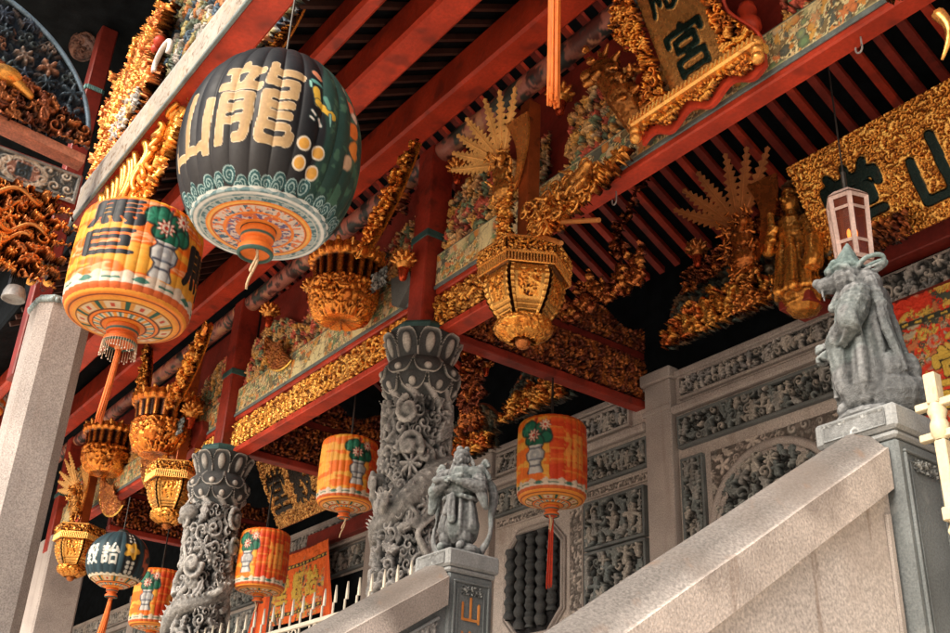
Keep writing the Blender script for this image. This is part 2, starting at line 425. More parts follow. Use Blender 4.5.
GOLDD = dict(bg=(.008, .004, .004), cols=[(.25, .085, .028), (.32, .12, .035), (.16, .05, .022), (.12, .035, .02)])  # gold palette darkened to carry the shade of the interior
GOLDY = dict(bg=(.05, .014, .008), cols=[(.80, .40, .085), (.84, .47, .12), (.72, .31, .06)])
POLYP = dict(bg=(.012, .007, .008), cols=[(.62, .28, .07), (.68, .34, .11), (.13, .17, .11), (.38, .08, .05), (.50, .25, .13), (.52, .38, .24)])
STONEP = dict(bg=(.030, .034, .036), cols=[(.30, .28, .26), (.34, .32, .30), (.22, .22, .22), (.38, .34, .30)])
STONED = dict(bg=(.012, .015, .016), cols=[(.17, .185, .18), (.23, .23, .22), (.13, .15, .15), (.30, .28, .25)])
STONEL = dict(bg=(.17, .145, .13), cols=[(.40, .35, .31), (.36, .33, .30), (.43, .37, .33)])
def carve(mb, P0, U, Vv, W, H, depth, cell, seed, kinds, pal, rad, cov=1.7, outline=None, hole=None, warp=None, extra=None, border=0.0, bcol=None):
    """relief panel: P0 lower corner, U and Vv unit edges; sizes in metres; outline(s,t) keeps cells; warp(P,s,t,N) bends it"""
    rg = random.Random(seed); U = unit(U); Vv = unit(Vv); N = np.cross(U, Vv)
    nx = max(3, int(W / cell) + 1); ny = max(3, int(H / cell) + 1)
    s, t = np.meshgrid(np.linspace(0, 1, nx), np.linspace(0, 1, ny))
    Hh, C = stamp(nx, ny, rg, kinds, (.8 * rad[0] / cell, .8 * rad[1] / cell), cov * .74, len(pal['cols']))
    cols = np.array(pal['cols'])[C]
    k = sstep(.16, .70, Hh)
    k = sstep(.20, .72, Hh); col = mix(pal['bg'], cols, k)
    if pal['cols'][0][0] > 1.8 * pal['cols'][0][1] and pal['cols'][0][0] > .2:      # gilding: shade painted dark red into the hollows, worn ridges highlighted pale
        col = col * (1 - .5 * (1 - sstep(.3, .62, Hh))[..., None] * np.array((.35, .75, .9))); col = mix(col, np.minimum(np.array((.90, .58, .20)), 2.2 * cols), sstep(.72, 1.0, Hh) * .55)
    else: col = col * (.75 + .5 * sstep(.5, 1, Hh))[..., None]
    if extra is not None: Hh, col = extra(s, t, Hh, col)
    if border > 0:
        d = np.minimum(np.minimum(s * W, (1 - s) * W), np.minimum(t * H, (1 - t) * H)); b = d < border
        Hh = np.where(b, .9, Hh); col = np.where(b[..., None], np.asarray(bcol if bcol is not None else pal['cols'][0]), col)
    P = np.asarray(P0, float) + (s * W)[..., None] * U + (t * H)[..., None] * Vv
    Hd = (Hh * depth)[..., None]
    if warp is not None: P = warp(s, t, Hh * depth)
    else: P = P + Hd * N
    m = None
    if outline is not None: m = outline(s, t)
    if hole is not None:
        mh = Hh > hole; m = mh if m is None else (m & mh)
    mb.grid(P, col, mask=m)
    return mb
def sculpt(mb, vox, seed=0, nz=0.0, ns=30., sm=2, lo=(.05, .055, .06), hi=(.42, .41, .40), base=None, cav=60., disp=None):
    """fuse closed shapes into ONE continuous surface and colour hollows dark, ridges light"""
    v, q, t, c = mb.data()
    me = raw_mesh('tmp', v, q, t, c); ob = bpy.data.objects.new('tmp', me); COL.objects.link(ob)
    r = ob.modifiers.new('r', 'REMESH'); r.mode = 'VOXEL'; r.voxel_size = vox; r.use_smooth_shade = True
    if sm:
        s = ob.modifiers.new('s', 'SMOOTH'); s.factor = .5; s.iterations = sm
    dg = bpy.context.evaluated_depsgraph_get(); em = ob.evaluated_get(dg).to_mesh()
    n = len(em.vertices); co = np.zeros(n * 3, np.float32); em.vertices.foreach_get('co', co); co = co.reshape(-1, 3).astype(float)
    no = np.zeros(n * 3, np.float32); em.vertices.foreach_get('normal', no); no = no.reshape(-1, 3).astype(float)
    ne = len(em.edges); ed = np.zeros(ne * 2, np.int32); em.edges.foreach_get('vertices', ed); ed = ed.reshape(-1, 2)
    npo = len(em.polygons); ls = np.zeros(npo, np.int32); em.polygons.foreach_get('loop_start', ls)
    lt = np.zeros(npo, np.int32); em.polygons.foreach_get('loop_total', lt)
    lv = np.zeros(len(em.loops), np.int32); em.loops.foreach_get('vertex_index', lv)
    qs = ls[lt == 4]; Q = np.stack([lv[qs + i] for i in range(4)], -1) if len(qs) else np.zeros((0, 4), int)
    ts = ls[lt == 3]; T = np.stack([lv[ts + i] for i in range(3)], -1) if len(ts) else np.zeros((0, 3), int)
    ob.to_mesh_clear(); bpy.data.objects.remove(ob); bpy.data.meshes.remove(me)
    if nz > 0: co = co + no * ((fbm(co, ns, seed, 3) - .5) * 2 * nz)[:, None]
    if disp is not None: co = co + no * disp(co, no)[:, None]
    def avg(a):
        s = np.zeros((n,) + a.shape[1:]); k = np.zeros(n)
        np.add.at(s, ed[:, 0], a[ed[:, 1]]); np.add.at(s, ed[:, 1], a[ed[:, 0]]); np.add.at(k, ed[:, 0], 1); np.add.at(k, ed[:, 1], 1)
        k = np.maximum(k, 1); return s / (k[:, None] if a.ndim > 1 else k)
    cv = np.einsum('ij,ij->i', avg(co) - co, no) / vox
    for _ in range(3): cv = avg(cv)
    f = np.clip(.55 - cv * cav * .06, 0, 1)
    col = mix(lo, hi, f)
    if base is not None: col = base(co, no, f, col)
    out = MB(); out.add(co, Q, T, col); return out
SKY, SUN, SUNA = .15, 5.0, 50.0
# ================================================================== SETTING
g = MB(); g.box((-400, -300, -2.6), (400, 500, -1.6)); struct('ground', g, M_GROUND)
g = MB(); g.box((-40, 3.80, -1.6), (6, 12, .55), bev=.02); g.box((-40, 3.74, .55), (6, 12, .66), bev=.02); struct('terrace', g, M_GRAN)
g = MB()
for i in range(12): g.box((-4.88, 3.76 - (i + 1) * .28, -1.6), (-2.42, 3.76 - i * .28, .60 - (i + 1) * .18), bev=.01)
struct('stairs', g, M_GRAN)

# ================================================================== ROOF
RX0, RX1 = -27.0, 1.5
def zf(Y): return 6.44 + .577 * (Y - 4.1)
def zb(Y): return 6.96 - .53 * (Y - 4.9)
M_RAFT = mat('dark_rafter', (.055, .022, .016), .6, n1=(6, .3))  # front rafters, coloured a nearly black brown
roof = thing('temple_roof', 'dark boarded temple roof carried on red beams above the lanterns', 'roof', (-10, 4.9, 6.9))
b = MB()
def slab(mb, x0, x1, ya, za, yb, zb_, th, off):
    d = unit([0, yb - ya, zb_ - za]); n = np.cross(V3(1, 0, 0), d); n = n if n[2] > 0 else -n
    a = V3(0, ya, za) + n * off; c = V3(0, yb, zb_) + n * off
    P = [a, c, c + n * th, a + n * th]; v = []
    for x in (x0, x1):
        for p in P: v.append((x, p[1], p[2]))
    mb.add(v, [[0, 3, 2, 1], [4, 5, 6, 7], [0, 1, 5, 4], [1, 2, 6, 5], [2, 3, 7, 6], [3, 0, 4, 7]])
slab(b, RX0, RX1, 2.12, zf(2.12), 4.9, zf(4.9), .05, .06)
slab(b, RX0, RX1, 4.905, zb(4.905), 7.6, zb(7.6), .05, .06)
b.box((RX0, .7, 7.2), (-5.0, 2.2, 7.28)); b.box((RX0, 2.2, 5.5), (-5.0, 2.26, 7.28))
obj('roof_boards', b, M_ROOF, roof)
b = MB(); b.box((RX0, 7.3, 4.38), (RX1, 7.4, 6.2)); b.box((RX0 - .1, 2, .6), (RX0, 7.4, 8)); obj('back_panel', b, M_ROOF, roof)
x = -3.39
xs = [-3.39 - .2185 * i for i in range(-16, 40)]
for i, x in enumerate(xs):
    r = MB(); slab(r, x - .036, x + .036, 4.93, zb(4.93), 7.3, zb(7.3), .055, -.002); obj('rafter', r, M_MIDRED if i % 3 else M_RED, roof)
xs2 = [-2.0 - .235 * i for i in range(44)]
for x in xs2:
    r = MB(); slab(r, x - .022, x + .022, 2.14, zf(2.14), 4.85, zf(4.85), .05, .002); obj('rafter', r, M_RAFT, roof)

def beam(name, lo, hi, label, m=M_RED, group=None, bev=.025):
    b = MB(); b.box(lo, hi, bev=bev); return single(name, b, m, label, 'roof beam', group)
PX = 'red roof beams running along the porch'
beam('roof_purlin', (RX0, 2.55, 5.28), (RX1, 2.68, 5.53), 'thin dark red roof beam just behind the big black lantern top', group=PX)
beam('roof_purlin', (RX0, 3.085, 5.52), (RX1, 3.335, 5.85), 'broad red roof beam passing behind right shoulder of the big black lantern', group=PX)
beam('roof_purlin', (RX0, 4.1, 6.05), (RX1, 4.35, 6.44), 'broad red roof beam next to the flower painted log', group=PX)
# painted round log
lg = MB(); n = 900; xs = np.linspace(-18.5, -1.0, n); na = 28; a = np.arange(na) * 2 * PI / na
P = np.stack([np.repeat(xs[:, None], na, 1), 4.5 + .095 * np.sin(a)[None] + 0 * xs[:, None], 5.97 + .095 * np.cos(a)[None] + 0 * xs[:, None]], -1)
rg = random.Random(4); H, C = stamp(na, n, rg, ['leaf', 'leaf', 'flower', 'curl'], (5, 9), .9, 4)
cl = mix((.42, .15, .11), np.array([(.03, .035, .035), (.05, .06, .05), (.55, .26, .14), (.10, .03, .025)])[C], sstep(.1, .3, H))
cl *= (1 - .75 * sstep(.9, 1, np.abs(np.sin(xs * 4.0)))[:, None, None] * .5)
lg.grid(P, cl, wrap=True)
single('painted_log', lg, M_PAINT, 'round log beam painted with dark leaves on pink above the carved frieze', 'roof beam', smooth=True)

# ================================================================== FRONT BEAMS (row of columns, Y = 4.5)
def painted(mb, x0, x1, z0, z1, Y, seed, cell=.006):
    """cream board with painted flower sprays"""
    def ex(s, t, H, C):
        P = np.stack([s * (x1 - x0), t * (z1 - z0), s * 0], -1)
        bgc = mix((.95, .80, .42), (.86, .80, .47), fbm(P, 2.2, seed))
        bgc = mix(bgc, (.76, .55, .26), sstep(.55, .8, fbm(P, 4, seed + 5)) * .7)
        clus = sstep(.20, .28, fbm(P * V3(1, .5, 1), 2.8, seed + 9, 2)) * sstep(0, .08, t) * sstep(0, .08, 1 - t)
        ln = np.abs(fbm(P, 7, seed + 3) - .5) < .012
        bgc = np.where(ln[..., None], np.array((.30, .22, .10)), bgc)
        k = sstep(.12, .22, H) * clus
        col = mix(bgc, C, k * .92)
        e = np.minimum(t, 1 - t) * (z1 - z0)
        col = np.where((e < .009)[..., None], np.array((.14, .20, .17)), col)
        return k * .5, col
    pal = dict(bg=(.05, .06, .05), cols=[(.62, .20, .035), (.70, .32, .06), (.10, .20, .11), (.05, .07, .07), (.20, .28, .20), (.66, .16, .05), (.72, .60, .40), (.16, .12, .06)])
    carve(mb, (x0, Y, z0), (1, 0, 0), (0, 0, 1), x1 - x0, z1 - z0, .004, cell, seed, ['leaf', 'leaf', 'flower', 'leaf', 'blob'], pal, (.03, .07), 1.9, extra=ex)
def front_beam(x0, x1, label, seed, lower, cell=.006):
    t = thing('painted_beam', label, 'beam', ((x0 + x1) / 2, 4.58, 4.44), 'painted beams between the stone columns')
    b = MB(); b.box((x0, 4.506, 4.45), (x1, 4.66, 4.86), bev=.012); obj('beam_body', b, M_RED, t)
    b = MB(); painted(b, x0 + .01, x1 - .01, 4.53, 4.845, 4.498, seed, cell); obj('painted_board', b, M_PAINT, t, smooth=True)
    b = MB(); b.box((x0, 4.488, 4.495), (x1, 4.504, 4.527), bev=.003); obj('grey_edge_strip', b, M_STRIP, t)
    for (a0, a1) in lower:
        b = MB(); b.box((a0, 4.53, 4.06), (a1, 4.62, 4.44), bev=.005); q = obj('lower_board', b, M_DARKRED, t)
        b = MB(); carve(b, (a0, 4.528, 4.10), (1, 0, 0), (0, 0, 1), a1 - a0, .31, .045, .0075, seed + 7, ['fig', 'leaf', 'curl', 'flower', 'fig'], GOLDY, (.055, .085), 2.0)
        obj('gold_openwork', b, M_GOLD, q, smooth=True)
        b = MB(); b.box((a0, 4.49, 4.03), (a1, 4.66, 4.095), bev=.008)
        k = int((a1 - a0) / .16)
        for i in range(k): b.box((a0 + (i + .2) * .16, 4.486, 4.05), (a0 + (i + .55) * .16, 4.489, 4.075), bev=.0005)
        obj('bottom_rail', b, M_RED, q)
    return t
M_STRIP = mat('grey_blue_paint', (.16, .20, .20), .5, n1=(8, .3))
front_beam(-6.94, -.8, 'long cream floral painted beam under the upright gold plaque', 11, [(-6.94, -5.72)])
front_beam(-10.94, -7.20, 'cream painted beam with gold openwork beneath, between the two dragon columns', 23, [(-10.94, -7.20)])
front_beam(-17.6, -11.20, 'farthest cream painted beam, beyond the lower left dragon column', 37, [(-12.0, -11.20)], .008)
for x, lb in ((-7.07, 'red square post standing on the capital of the nearer dragon column'), (-11.07, 'red square post standing on the capital of the farther dragon column'), (-17.35, 'red post farthest left, next to the golden pendant by the granite pillar')):
    t = thing('red_post', lb, 'post', (x, 4.5, 4.13), 'red posts above the columns')
    b = MB(); b.box((x - .12, 4.39, 4.13), (x + .12, 4.63, 6.02), bev=.012); obj('post_body', b, M_MIDRED, t)
    b = MB(); b.box((x - .135, 4.38, 5.02), (x + .135, 4.65, 5.09)); obj('teal_band', b, M_TEAL, t)
# backing boards above the beams
for (x0, x1, lb) in ((-6.93, -.8, 'dark red board behind the polychrome carving right of the nearer column'), (-10.93, -7.2, 'dark red board behind the carving between the columns'), (-17.6, -11.2, 'dark red board behind the farthest carving')):
    b = MB(); b.box((x0, 4.64, 4.87), (x1, 4.70, 5.95)); single('backing_board', b, M_DARKRED, lb, 'board', 'boards behind the carved friezes')

# ================================================================== TRANSVERSE BEAMS
def transverse(x, label, cell=.009):
    t = thing('transverse_beam', label, 'beam', (x, 5.9, 4.13), 'carved cross beams from columns to wall')
    b = MB(); b.box((x - .07, 4.68, 4.13), (x + .07, 7.12, 4.21), bev=.008); obj('lower_rail', b, M_MIDRED, t)
    b = MB(); b.box((x - .05, 4.68, 4.212), (x + .03, 7.12, 4.66)); obj('core_board', b, M_DARKRED, t)
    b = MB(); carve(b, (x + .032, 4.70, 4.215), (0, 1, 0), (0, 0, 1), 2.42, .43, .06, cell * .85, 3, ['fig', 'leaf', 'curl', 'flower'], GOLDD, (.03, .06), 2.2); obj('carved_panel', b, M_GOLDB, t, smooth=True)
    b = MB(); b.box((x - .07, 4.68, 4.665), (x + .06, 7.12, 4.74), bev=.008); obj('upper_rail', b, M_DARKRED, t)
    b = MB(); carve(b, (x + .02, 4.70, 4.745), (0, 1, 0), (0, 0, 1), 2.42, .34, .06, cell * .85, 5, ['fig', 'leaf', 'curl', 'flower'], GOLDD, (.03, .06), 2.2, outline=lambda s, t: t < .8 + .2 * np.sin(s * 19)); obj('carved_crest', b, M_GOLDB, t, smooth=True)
    return t
transverse(-7.07, 'dark carved cross beam with red rails running back from the nearer column')
transverse(-11.07, 'dark carved cross beam above the far gold plaque behind the lower left column', .013)
transverse(-15.4, 'dark carved cross beam farthest left, behind the dark blue lantern', .016)

# ================================================================== COLUMNS
def petals(mb, z0, z1, r0, r1, np_, ph, flip=False, nth=320, nz=40, bulge=0., lobes=1.0):
    th = np.linspace(0, 2 * PI, nth, endpoint=False); t = np.linspace(0, 1, nz)
    TH, T = np.meshgrid(th, t); Tt = 1 - T if flip else T
    p = ((TH / (2 * PI) * np_ + ph) % 1) - .5
    top = .97 * np.sqrt(np.clip(1 - (2 * np.abs(p)) ** 3.6, 0, 1))
    d = top - Tt; inside = d > 0; boss = (.20, .46, .36) if not flip else (.13, .70, .17)
    edge = np.minimum(d, (.5 - np.abs(p)) * 1.6)
    drop = np.hypot(p / boss[0], (Tt - boss[1]) / boss[2]); 
    h = np.where(inside, .35 + .65 * np.exp(-(edge / .07) ** 2) + .75 * np.sqrt(np.clip(1 - drop ** 2, 0, 1)), 0)
    R = r0 + (r1 - r0) * T + bulge * np.sin(PI * T) + h * .032 * lobes
    col = np.where(inside[..., None], mix((.055, .058, .06), (.60, .56, .51), np.clip(np.exp(-(edge / .06) ** 2) * .8 + np.clip(1 - drop ** 2, 0, 1) ** .4 * .75, 0, 1)), np.array((.035, .04, .04)))
    P = np.stack([R * np.cos(TH), R * np.sin(TH), z0 + (z1 - z0) * T], -1)
    mb.grid(P, col, wrap=True)
def make_column():
    t = thing('dragon_column', 'x', 'column', (0, 0, 0))
    b = MB(); b.lathe([(0, 4.125), (.27, 4.125), (.285, 4.10), (.275, 4.06), (.26, 4.03), (0, 4.03)], (0, 0, 0), 8, phase=PI / 8); obj('teal_collar', b, M_TEAL, t)
    cp = MB(); petals(cp, 3.80, 4.035, .232, .320, 9, 0, lobes=1.15); 
    cp.lathe([(.320, 4.035), (.25, 4.04), (.0, 4.04)], (0, 0, 0), 40, (.07, .075, .075)); obj('capital', cp, M_STONE, t, smooth=True)
    cp2 = MB(); petals(cp2, 3.48, 3.70, .240, .285, 8, .5, True, bulge=.040, lobes=.9); petals(cp2, 3.62, 3.815, .303, .226, 8, 0., True, bulge=.050, lobes=.9)
    th = np.linspace(0, 2 * PI, 240, endpoint=False); zz = np.linspace(0, 1, 24); TH, T = np.meshgrid(th, zz)
    sw = .5 + .5 * np.sin(TH * 9 + T * 4.5); R = .215 + .055 * T ** .7 + .018 * sw
    cp2.grid(np.stack([R * np.cos(TH), R * np.sin(TH), 3.40 + .14 * T], -1), mix((.05, .055, .055), (.45, .43, .41), sstep(.35, .95, sw)), wrap=True)
    obj('lotus_base', cp2, M_STONE, t, smooth=True)
    sh = MB(); zz = np.arange(.6, 3.44, .0085); nth = 250; TH, Zg = np.meshgrid(np.linspace(0, 2 * PI, nth, endpoint=False), zz); rg = random.Random(15)
    H, C = stamp(nth, len(zz), rg, ['cloud', 'curl', 'leaf', 'cloud', 'flower', 'curl'], (9, 19), 1.9, 4); lump = fbm(np.stack([np.cos(TH), np.sin(TH), Zg], -1), 3.0, 5)
    R = .200 + .035 * lump + .085 * H; k = sstep(.12, .75, H) * sstep(.28, .55, lump + .25 * H)
    sh.grid(np.stack([R * np.cos(TH), R * np.sin(TH), Zg], -1), mix((.010, .013, .015), (.31, .30, .29), k), wrap=True)
    sh.lathe([(0, .95), (.36, .95), (.42, .86), (.40, .7), (.44, .64), (.44, .5)], (0, 0, 0), 40, (.25, .24, .23)); obj('shaft', sh, M_STONE, t, smooth=True)
    rg = random.Random(8); d = MB(); N = 150
    k = np.linspace(0, 1, N); an = k * 2 * PI * 2.15 + 2.4; z = .95 + k * 2.35 + .06 * np.sin(k * 26)
    rad = .245 + .04 * np.sin(k * 17); pr = .104 * (1 - .35 * np.abs(2 * k - 1) ** 3)
    pts = np.stack([rad * np.cos(an), rad * np.sin(an), z], -1)
    d.tube(pts, pr, 12)
    for i in range(0, N - 1, 2):                                         # dorsal fins
        o = unit([math.cos(an[i]), math.sin(an[i]), .55]); d.cap(pts[i] + o * pr[i] * .8, pts[i] + o * (pr[i] + .045), .022, .007, n=6)
    for f in (.16, .38, .62, .84):                                       # legs with spread claws
        i = int(f * N); p = pts[i]; s = rg.choice([-1, 1]); a2 = an[i] + .55 * s; q = V3(.36 * math.cos(a2), .36 * math.sin(a2), z[i] + .12 * s)
        d.cap(p, q, .055, .035); 
        for j in range(4):
            a3 = a2 + .14 * (j - 1.5); e = V3(.40 * math.cos(a3), .40 * math.sin(a3), q[2] + .10 * s); d.cap(q, e, .022, .008, n=6)
    hp = pts[-1]; hd = unit([hp[0], hp[1], 0]); sd = np.cross(V3(0, 0, 1), hd)    # head
    d.ball(hp + hd * .07, (.12, .12, .10)); d.cap(hp + hd * .1, hp + hd * .10 + sd * -.16 + V3(0, 0, -.05), .075, .045)
    for s in (-1, 1): d.cap(hp + hd * (.1 + .03 * s) + V3(0, 0, .07), hp + hd * (.05 + .06 * s) + sd * .16 + V3(0, 0, .17), .022, .008, n=6)
    for _ in range(30):                                                  # clouds: flat spiral curls standing off the shaft
        a0 = rg.uniform(0, 2 * PI); z0 = rg.uniform(.75, 3.32); R0 = rg.uniform(.23, .31); s = rg.uniform(.07, .13); tn = rg.uniform(.9, 1.4); dr = rg.choice([-1, 1]); w0 = rg.uniform(0, 6)
        kk = np.linspace(0, 1, 16); rr = s * (1 - .78 * kk); aa = w0 + dr * tn * 2 * PI * kk
        U = V3(-math.sin(a0), math.cos(a0), 0); O = V3(math.cos(a0), math.sin(a0), 0)
        pp = O * R0 + V3(0, 0, z0) + (rr * np.cos(aa))[:, None] * U * .9 + (1.25 * rr * np.sin(aa))[:, None] * V3(0, 0, 1) + (kk * .03)[:, None] * O
        d.tube(pp, np.linspace(.030, .020, 16), 7)
        if rg.random() < .9: d.cap(O * .19 + V3(0, 0, z0), O * (R0 - .02) + V3(0, 0, z0), .08, s * .62, n=9)
    for _ in range(26):                                                  # broad flowing strands climbing the shaft
        a0 = rg.uniform(0, 2 * PI); z0 = rg.uniform(.65, 2.9); kk = np.linspace(0, 1, 18); dr = rg.choice([-1, 1]); ln = rg.uniform(.3, .65)
        aa = a0 + dr * .45 * kk + .22 * np.sin(kk * 8 + a0); R0 = rg.uniform(.22, .30)
        pp = np.stack([R0 * np.cos(aa), R0 * np.sin(aa), z0 + kk * ln], -1); d.tube(pp, rg.uniform(.032, .055) * (1 - .75 * kk ** 1.5), 8)
    for _ in range(10):                                                  # leaf and flower lumps
        a0 = rg.uniform(0, 2 * PI); z0 = rg.uniform(.8, 3.3); R0 = rg.uniform(.22, .29); O = V3(math.cos(a0), math.sin(a0), 0); U = V3(-math.sin(a0), math.cos(a0), 0)
        for j in range(6): w = j * PI / 3; d.cap(O * R0 + V3(0, 0, z0), O * (R0 + .03) + V3(0, 0, z0) + (U * math.cos(w) + V3(0, 0, 1) * math.sin(w)) * .055, .028, .018, n=6)
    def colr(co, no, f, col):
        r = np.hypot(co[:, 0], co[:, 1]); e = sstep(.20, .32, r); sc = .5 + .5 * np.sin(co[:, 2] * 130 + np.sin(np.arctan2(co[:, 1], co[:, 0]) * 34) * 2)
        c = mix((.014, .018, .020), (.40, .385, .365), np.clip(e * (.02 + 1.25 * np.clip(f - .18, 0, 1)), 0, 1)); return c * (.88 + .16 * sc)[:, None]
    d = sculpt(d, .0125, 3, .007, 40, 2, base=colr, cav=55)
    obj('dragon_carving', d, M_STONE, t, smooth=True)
    return t
colm = make_column()
place(colm, (-7.07, 4.5, 0), 0.0, None, 'nearer grey dragon carved stone column behind the standing stone warrior', 'carved dragon columns')
colm['category'] = 'column'
c2 = copy_tree(colm); place(c2, (-11.07, 4.5, 0), 1.3, None, 'farther dragon carved stone column at bottom left beside hanging lanterns', 'carved dragon columns')

# plain far pillar
b = MB(); b.box((-17.85, 4.4, .55), (-17.12, 5.0, 4.40), bev=.03); single('granite_pillar', b, M_GRANL, 'pale square granite pillar far off beside the near pillar, under a gold pendant', 'pillar')

# ================================================================== WALL
W = 7.1
wall = thing('temple_wall', 'pinkish granite temple wall with grey carved stone panels behind the columns', 'wall', (-10, W, .6))
b = MB(); b.box((-27, W, .6), (-4.6, W + .18, 4.36)); obj('wall_face', b, M_GRAN, wall)
b = MB(); b.box((-4.6, W + .1, .6), (1.5, W + .18, 4.0)); obj('door_recess', b, M_ROOF, wall)
for x in (-6.76, -9.55, -11.9, -14.9, -17.5, -20.5):
    b = MB(); b.box((x - .17, W - .09, .6), (x + .17, W + .02, 4.30), bev=.012); b.box((x - .20, W - .12, 4.30), (x + .20, W + .02, 4.42), bev=.012); b.box((x - .19, W - .11, 3.98), (x + .19, W + .01, 4.03)); obj('pilaster', b, M_GRANL, wall)
def framed(name, x0, x1, z0, z1, seed, kinds, pal, rad, cell=.0095, depth=.045, fr=.03, fm=None, cov=2.0, Y=None, **kw):
    Y = W - .012 if Y is None else Y
    p = MB(); carve(p, (x0, Y, z0), (1, 0, 0), (0, 0, 1), x1 - x0, z1 - z0, depth, cell, seed, kinds, pal, rad, cov, **kw)
    o = obj(name, p, M_STONE, wall, smooth=True)
    f = MB(); y0 = Y - depth * .8; y1 = W + .01
    f.box((x0 - fr, y0, z1), (x1 + fr, y1, z1 + fr)); f.box((x0 - fr, y0, z0 - fr), (x1 + fr, y1, z0)); f.box((x0 - fr, y0, z0), (x0, y1, z1)); f.box((x1, y0, z0), (x1 + fr, y1, z1))
    obj('panel_frame', f, fm or M_GREY, o); return o
FG = ['fig', 'fig', 'fig', 'leaf', 'curl']
SC_ = ['curl', 'leaf', 'cloud', 'flower']
# right bay
framed('carved_frieze', -6.50, -4.72, 4.09, 4.27, 1, SC_ + ['fig'], STONEP, (.04, .075), fm=M_GRANL)
framed('carved_frieze', -6.52, -4.74, 3.60, 3.86, 2, FG + ['curl', 'cloud'], STONED, (.04, .09), .008, .06)
framed('carved_panel', -6.51, -6.30, 1.9, 3.44, 3, FG, STONED, (.05, .09))
b = MB(); b.box((-6.6, W - .085, 3.925), (-4.62, W + .01, 4.01), bev=.02); b.box((-6.6, W - .05, 4.305), (-4.62, W + .01, 4.37), bev=.012); obj('ledge_moulding', b, M_GRANL, wall)
ax, az, ar = -5.52, 2.66, .66
p = MB(); carve(p, (-6.2, W - .006, 1.9), (1, 0, 0), (0, 0, 1), 1.48, 1.56, .016, .009, 4, SC_, STONEL, (.05, .12), 1.4, outline=lambda s, t: np.hypot(-6.2 + 1.48 * s - ax, 1.9 + 1.56 * t - az) > ar + .02); obj('floral_spandrel', p, M_STONE, wall, smooth=True)
p = MB(); carve(p, (ax - ar, W - .004, az - .6), (1, 0, 0), (0, 0, 1), 2 * ar, ar + .6, .07, .0085, 6, SC_ + ['fig'], STONED, (.06, .12), 2.0, outline=lambda s, t: (np.hypot(2 * ar * (s - .5), (ar + .6) * t - .6) < ar) | (t * (ar + .6) < .6))
aw = obj('arched_window', p, M_STONE, wall, smooth=True)
f = MB(); k = np.linspace(-.35, PI + .35, 60); f.tube(np.stack([ax + (ar + .03) * np.cos(k), 0 * k + W - .02, az + (ar + .03) * np.sin(k)], -1), .042, 10); f.tube(np.stack([ax + (ar - .03) * np.cos(k), 0 * k + W - .015, az + (ar - .03) * np.sin(k)], -1), .028, 10); obj('arch_moulding', f, M_GRANL, aw, smooth=True)
# left bay
framed('carved_frieze', -9.33, -7.22, 4.03, 4.24, 11, FG, STONEP, (.05, .09), fm=M_GRANL)
framed('carved_frieze', -9.33, -6.98, 3.55, 3.79, 12, FG + ['curl'], STONED, (.045, .085), .009, .055)
framed('thin_border', -9.33, -6.98, 3.40, 3.47, 13, ['curl', 'leaf'], STONEL, (.025, .035), .009, .02, .015, fm=M_GRAN)
framed('carved_panel', -7.82, -7.03, 2.88, 3.31, 14, FG, STONED, (.07, .13), .008, .07)
framed('carved_panel', -7.82, -7.03, 1.9, 2.80, 15, FG, STONED, (.07, .13), .008, .07)
framed('floral_border', -8.10, -7.92, 1.9, 3.33, 16, ['curl', 'leaf'], STONEL, (.04, .07), .012, .015, .012, fm=M_GRAN)
b = MB(); b.box((-9.4, W - .085, 3.875), (-6.95, W + .01, 3.96), bev=.02); b.box((-9.4, W - .05, 4.29), (-6.95, W + .01, 4.36), bev=.012); obj('ledge_moulding', b, M_GRANL, wall)
ox, oz, ow, oh, oc = -8.68, 2.72, .44, .53, .21
octp = np.array([(-ow, -oh + oc), (-ow + oc, -oh), (ow - oc, -oh), (ow, -oh + oc), (ow, oh - oc), (ow - oc, oh), (-ow + oc, oh), (-ow, oh - oc)])
b = MB(); b.prism(octp, (ox, W - .003, oz), (1, 0, 0), (0, 0, 1), .004, (.012, .012, .014)); ow_ = obj('octagonal_window', b, M_STONE, wall)
f = MB(); cl = np.concatenate([octp, octp[:1]])
for sc_, rr in ((1.04, .022), (1.12, .012)):
    f.tube(np.stack([ox + cl[:, 0] * sc_, cl[:, 0] * 0 + W - .015, oz + cl[:, 1] * sc_], -1), rr, 6)
obj('window_frame', f, M_GRANL, ow_)
for i in range(5):
    bx = ox - .34 + i * .17; f = MB(); hh = oh - .04 if abs(bx - ox) < .2 else oh - .16
    zz = np.linspace(oz - hh, oz + hh, 70); rr = .036 + .030 * np.abs(np.sin((zz - oz + .05 * math.sin(i * 3.7)) * 2 * PI / .27)) * (1 - .4 * (np.sin((zz - oz) * 4 * PI / .27) > .7))
    f.lathe(np.stack([rr, zz], -1), (bx, W - .05, 0), 14, (.055, .06, .063)); obj('baluster', f, M_STONE, ow_, smooth=True)
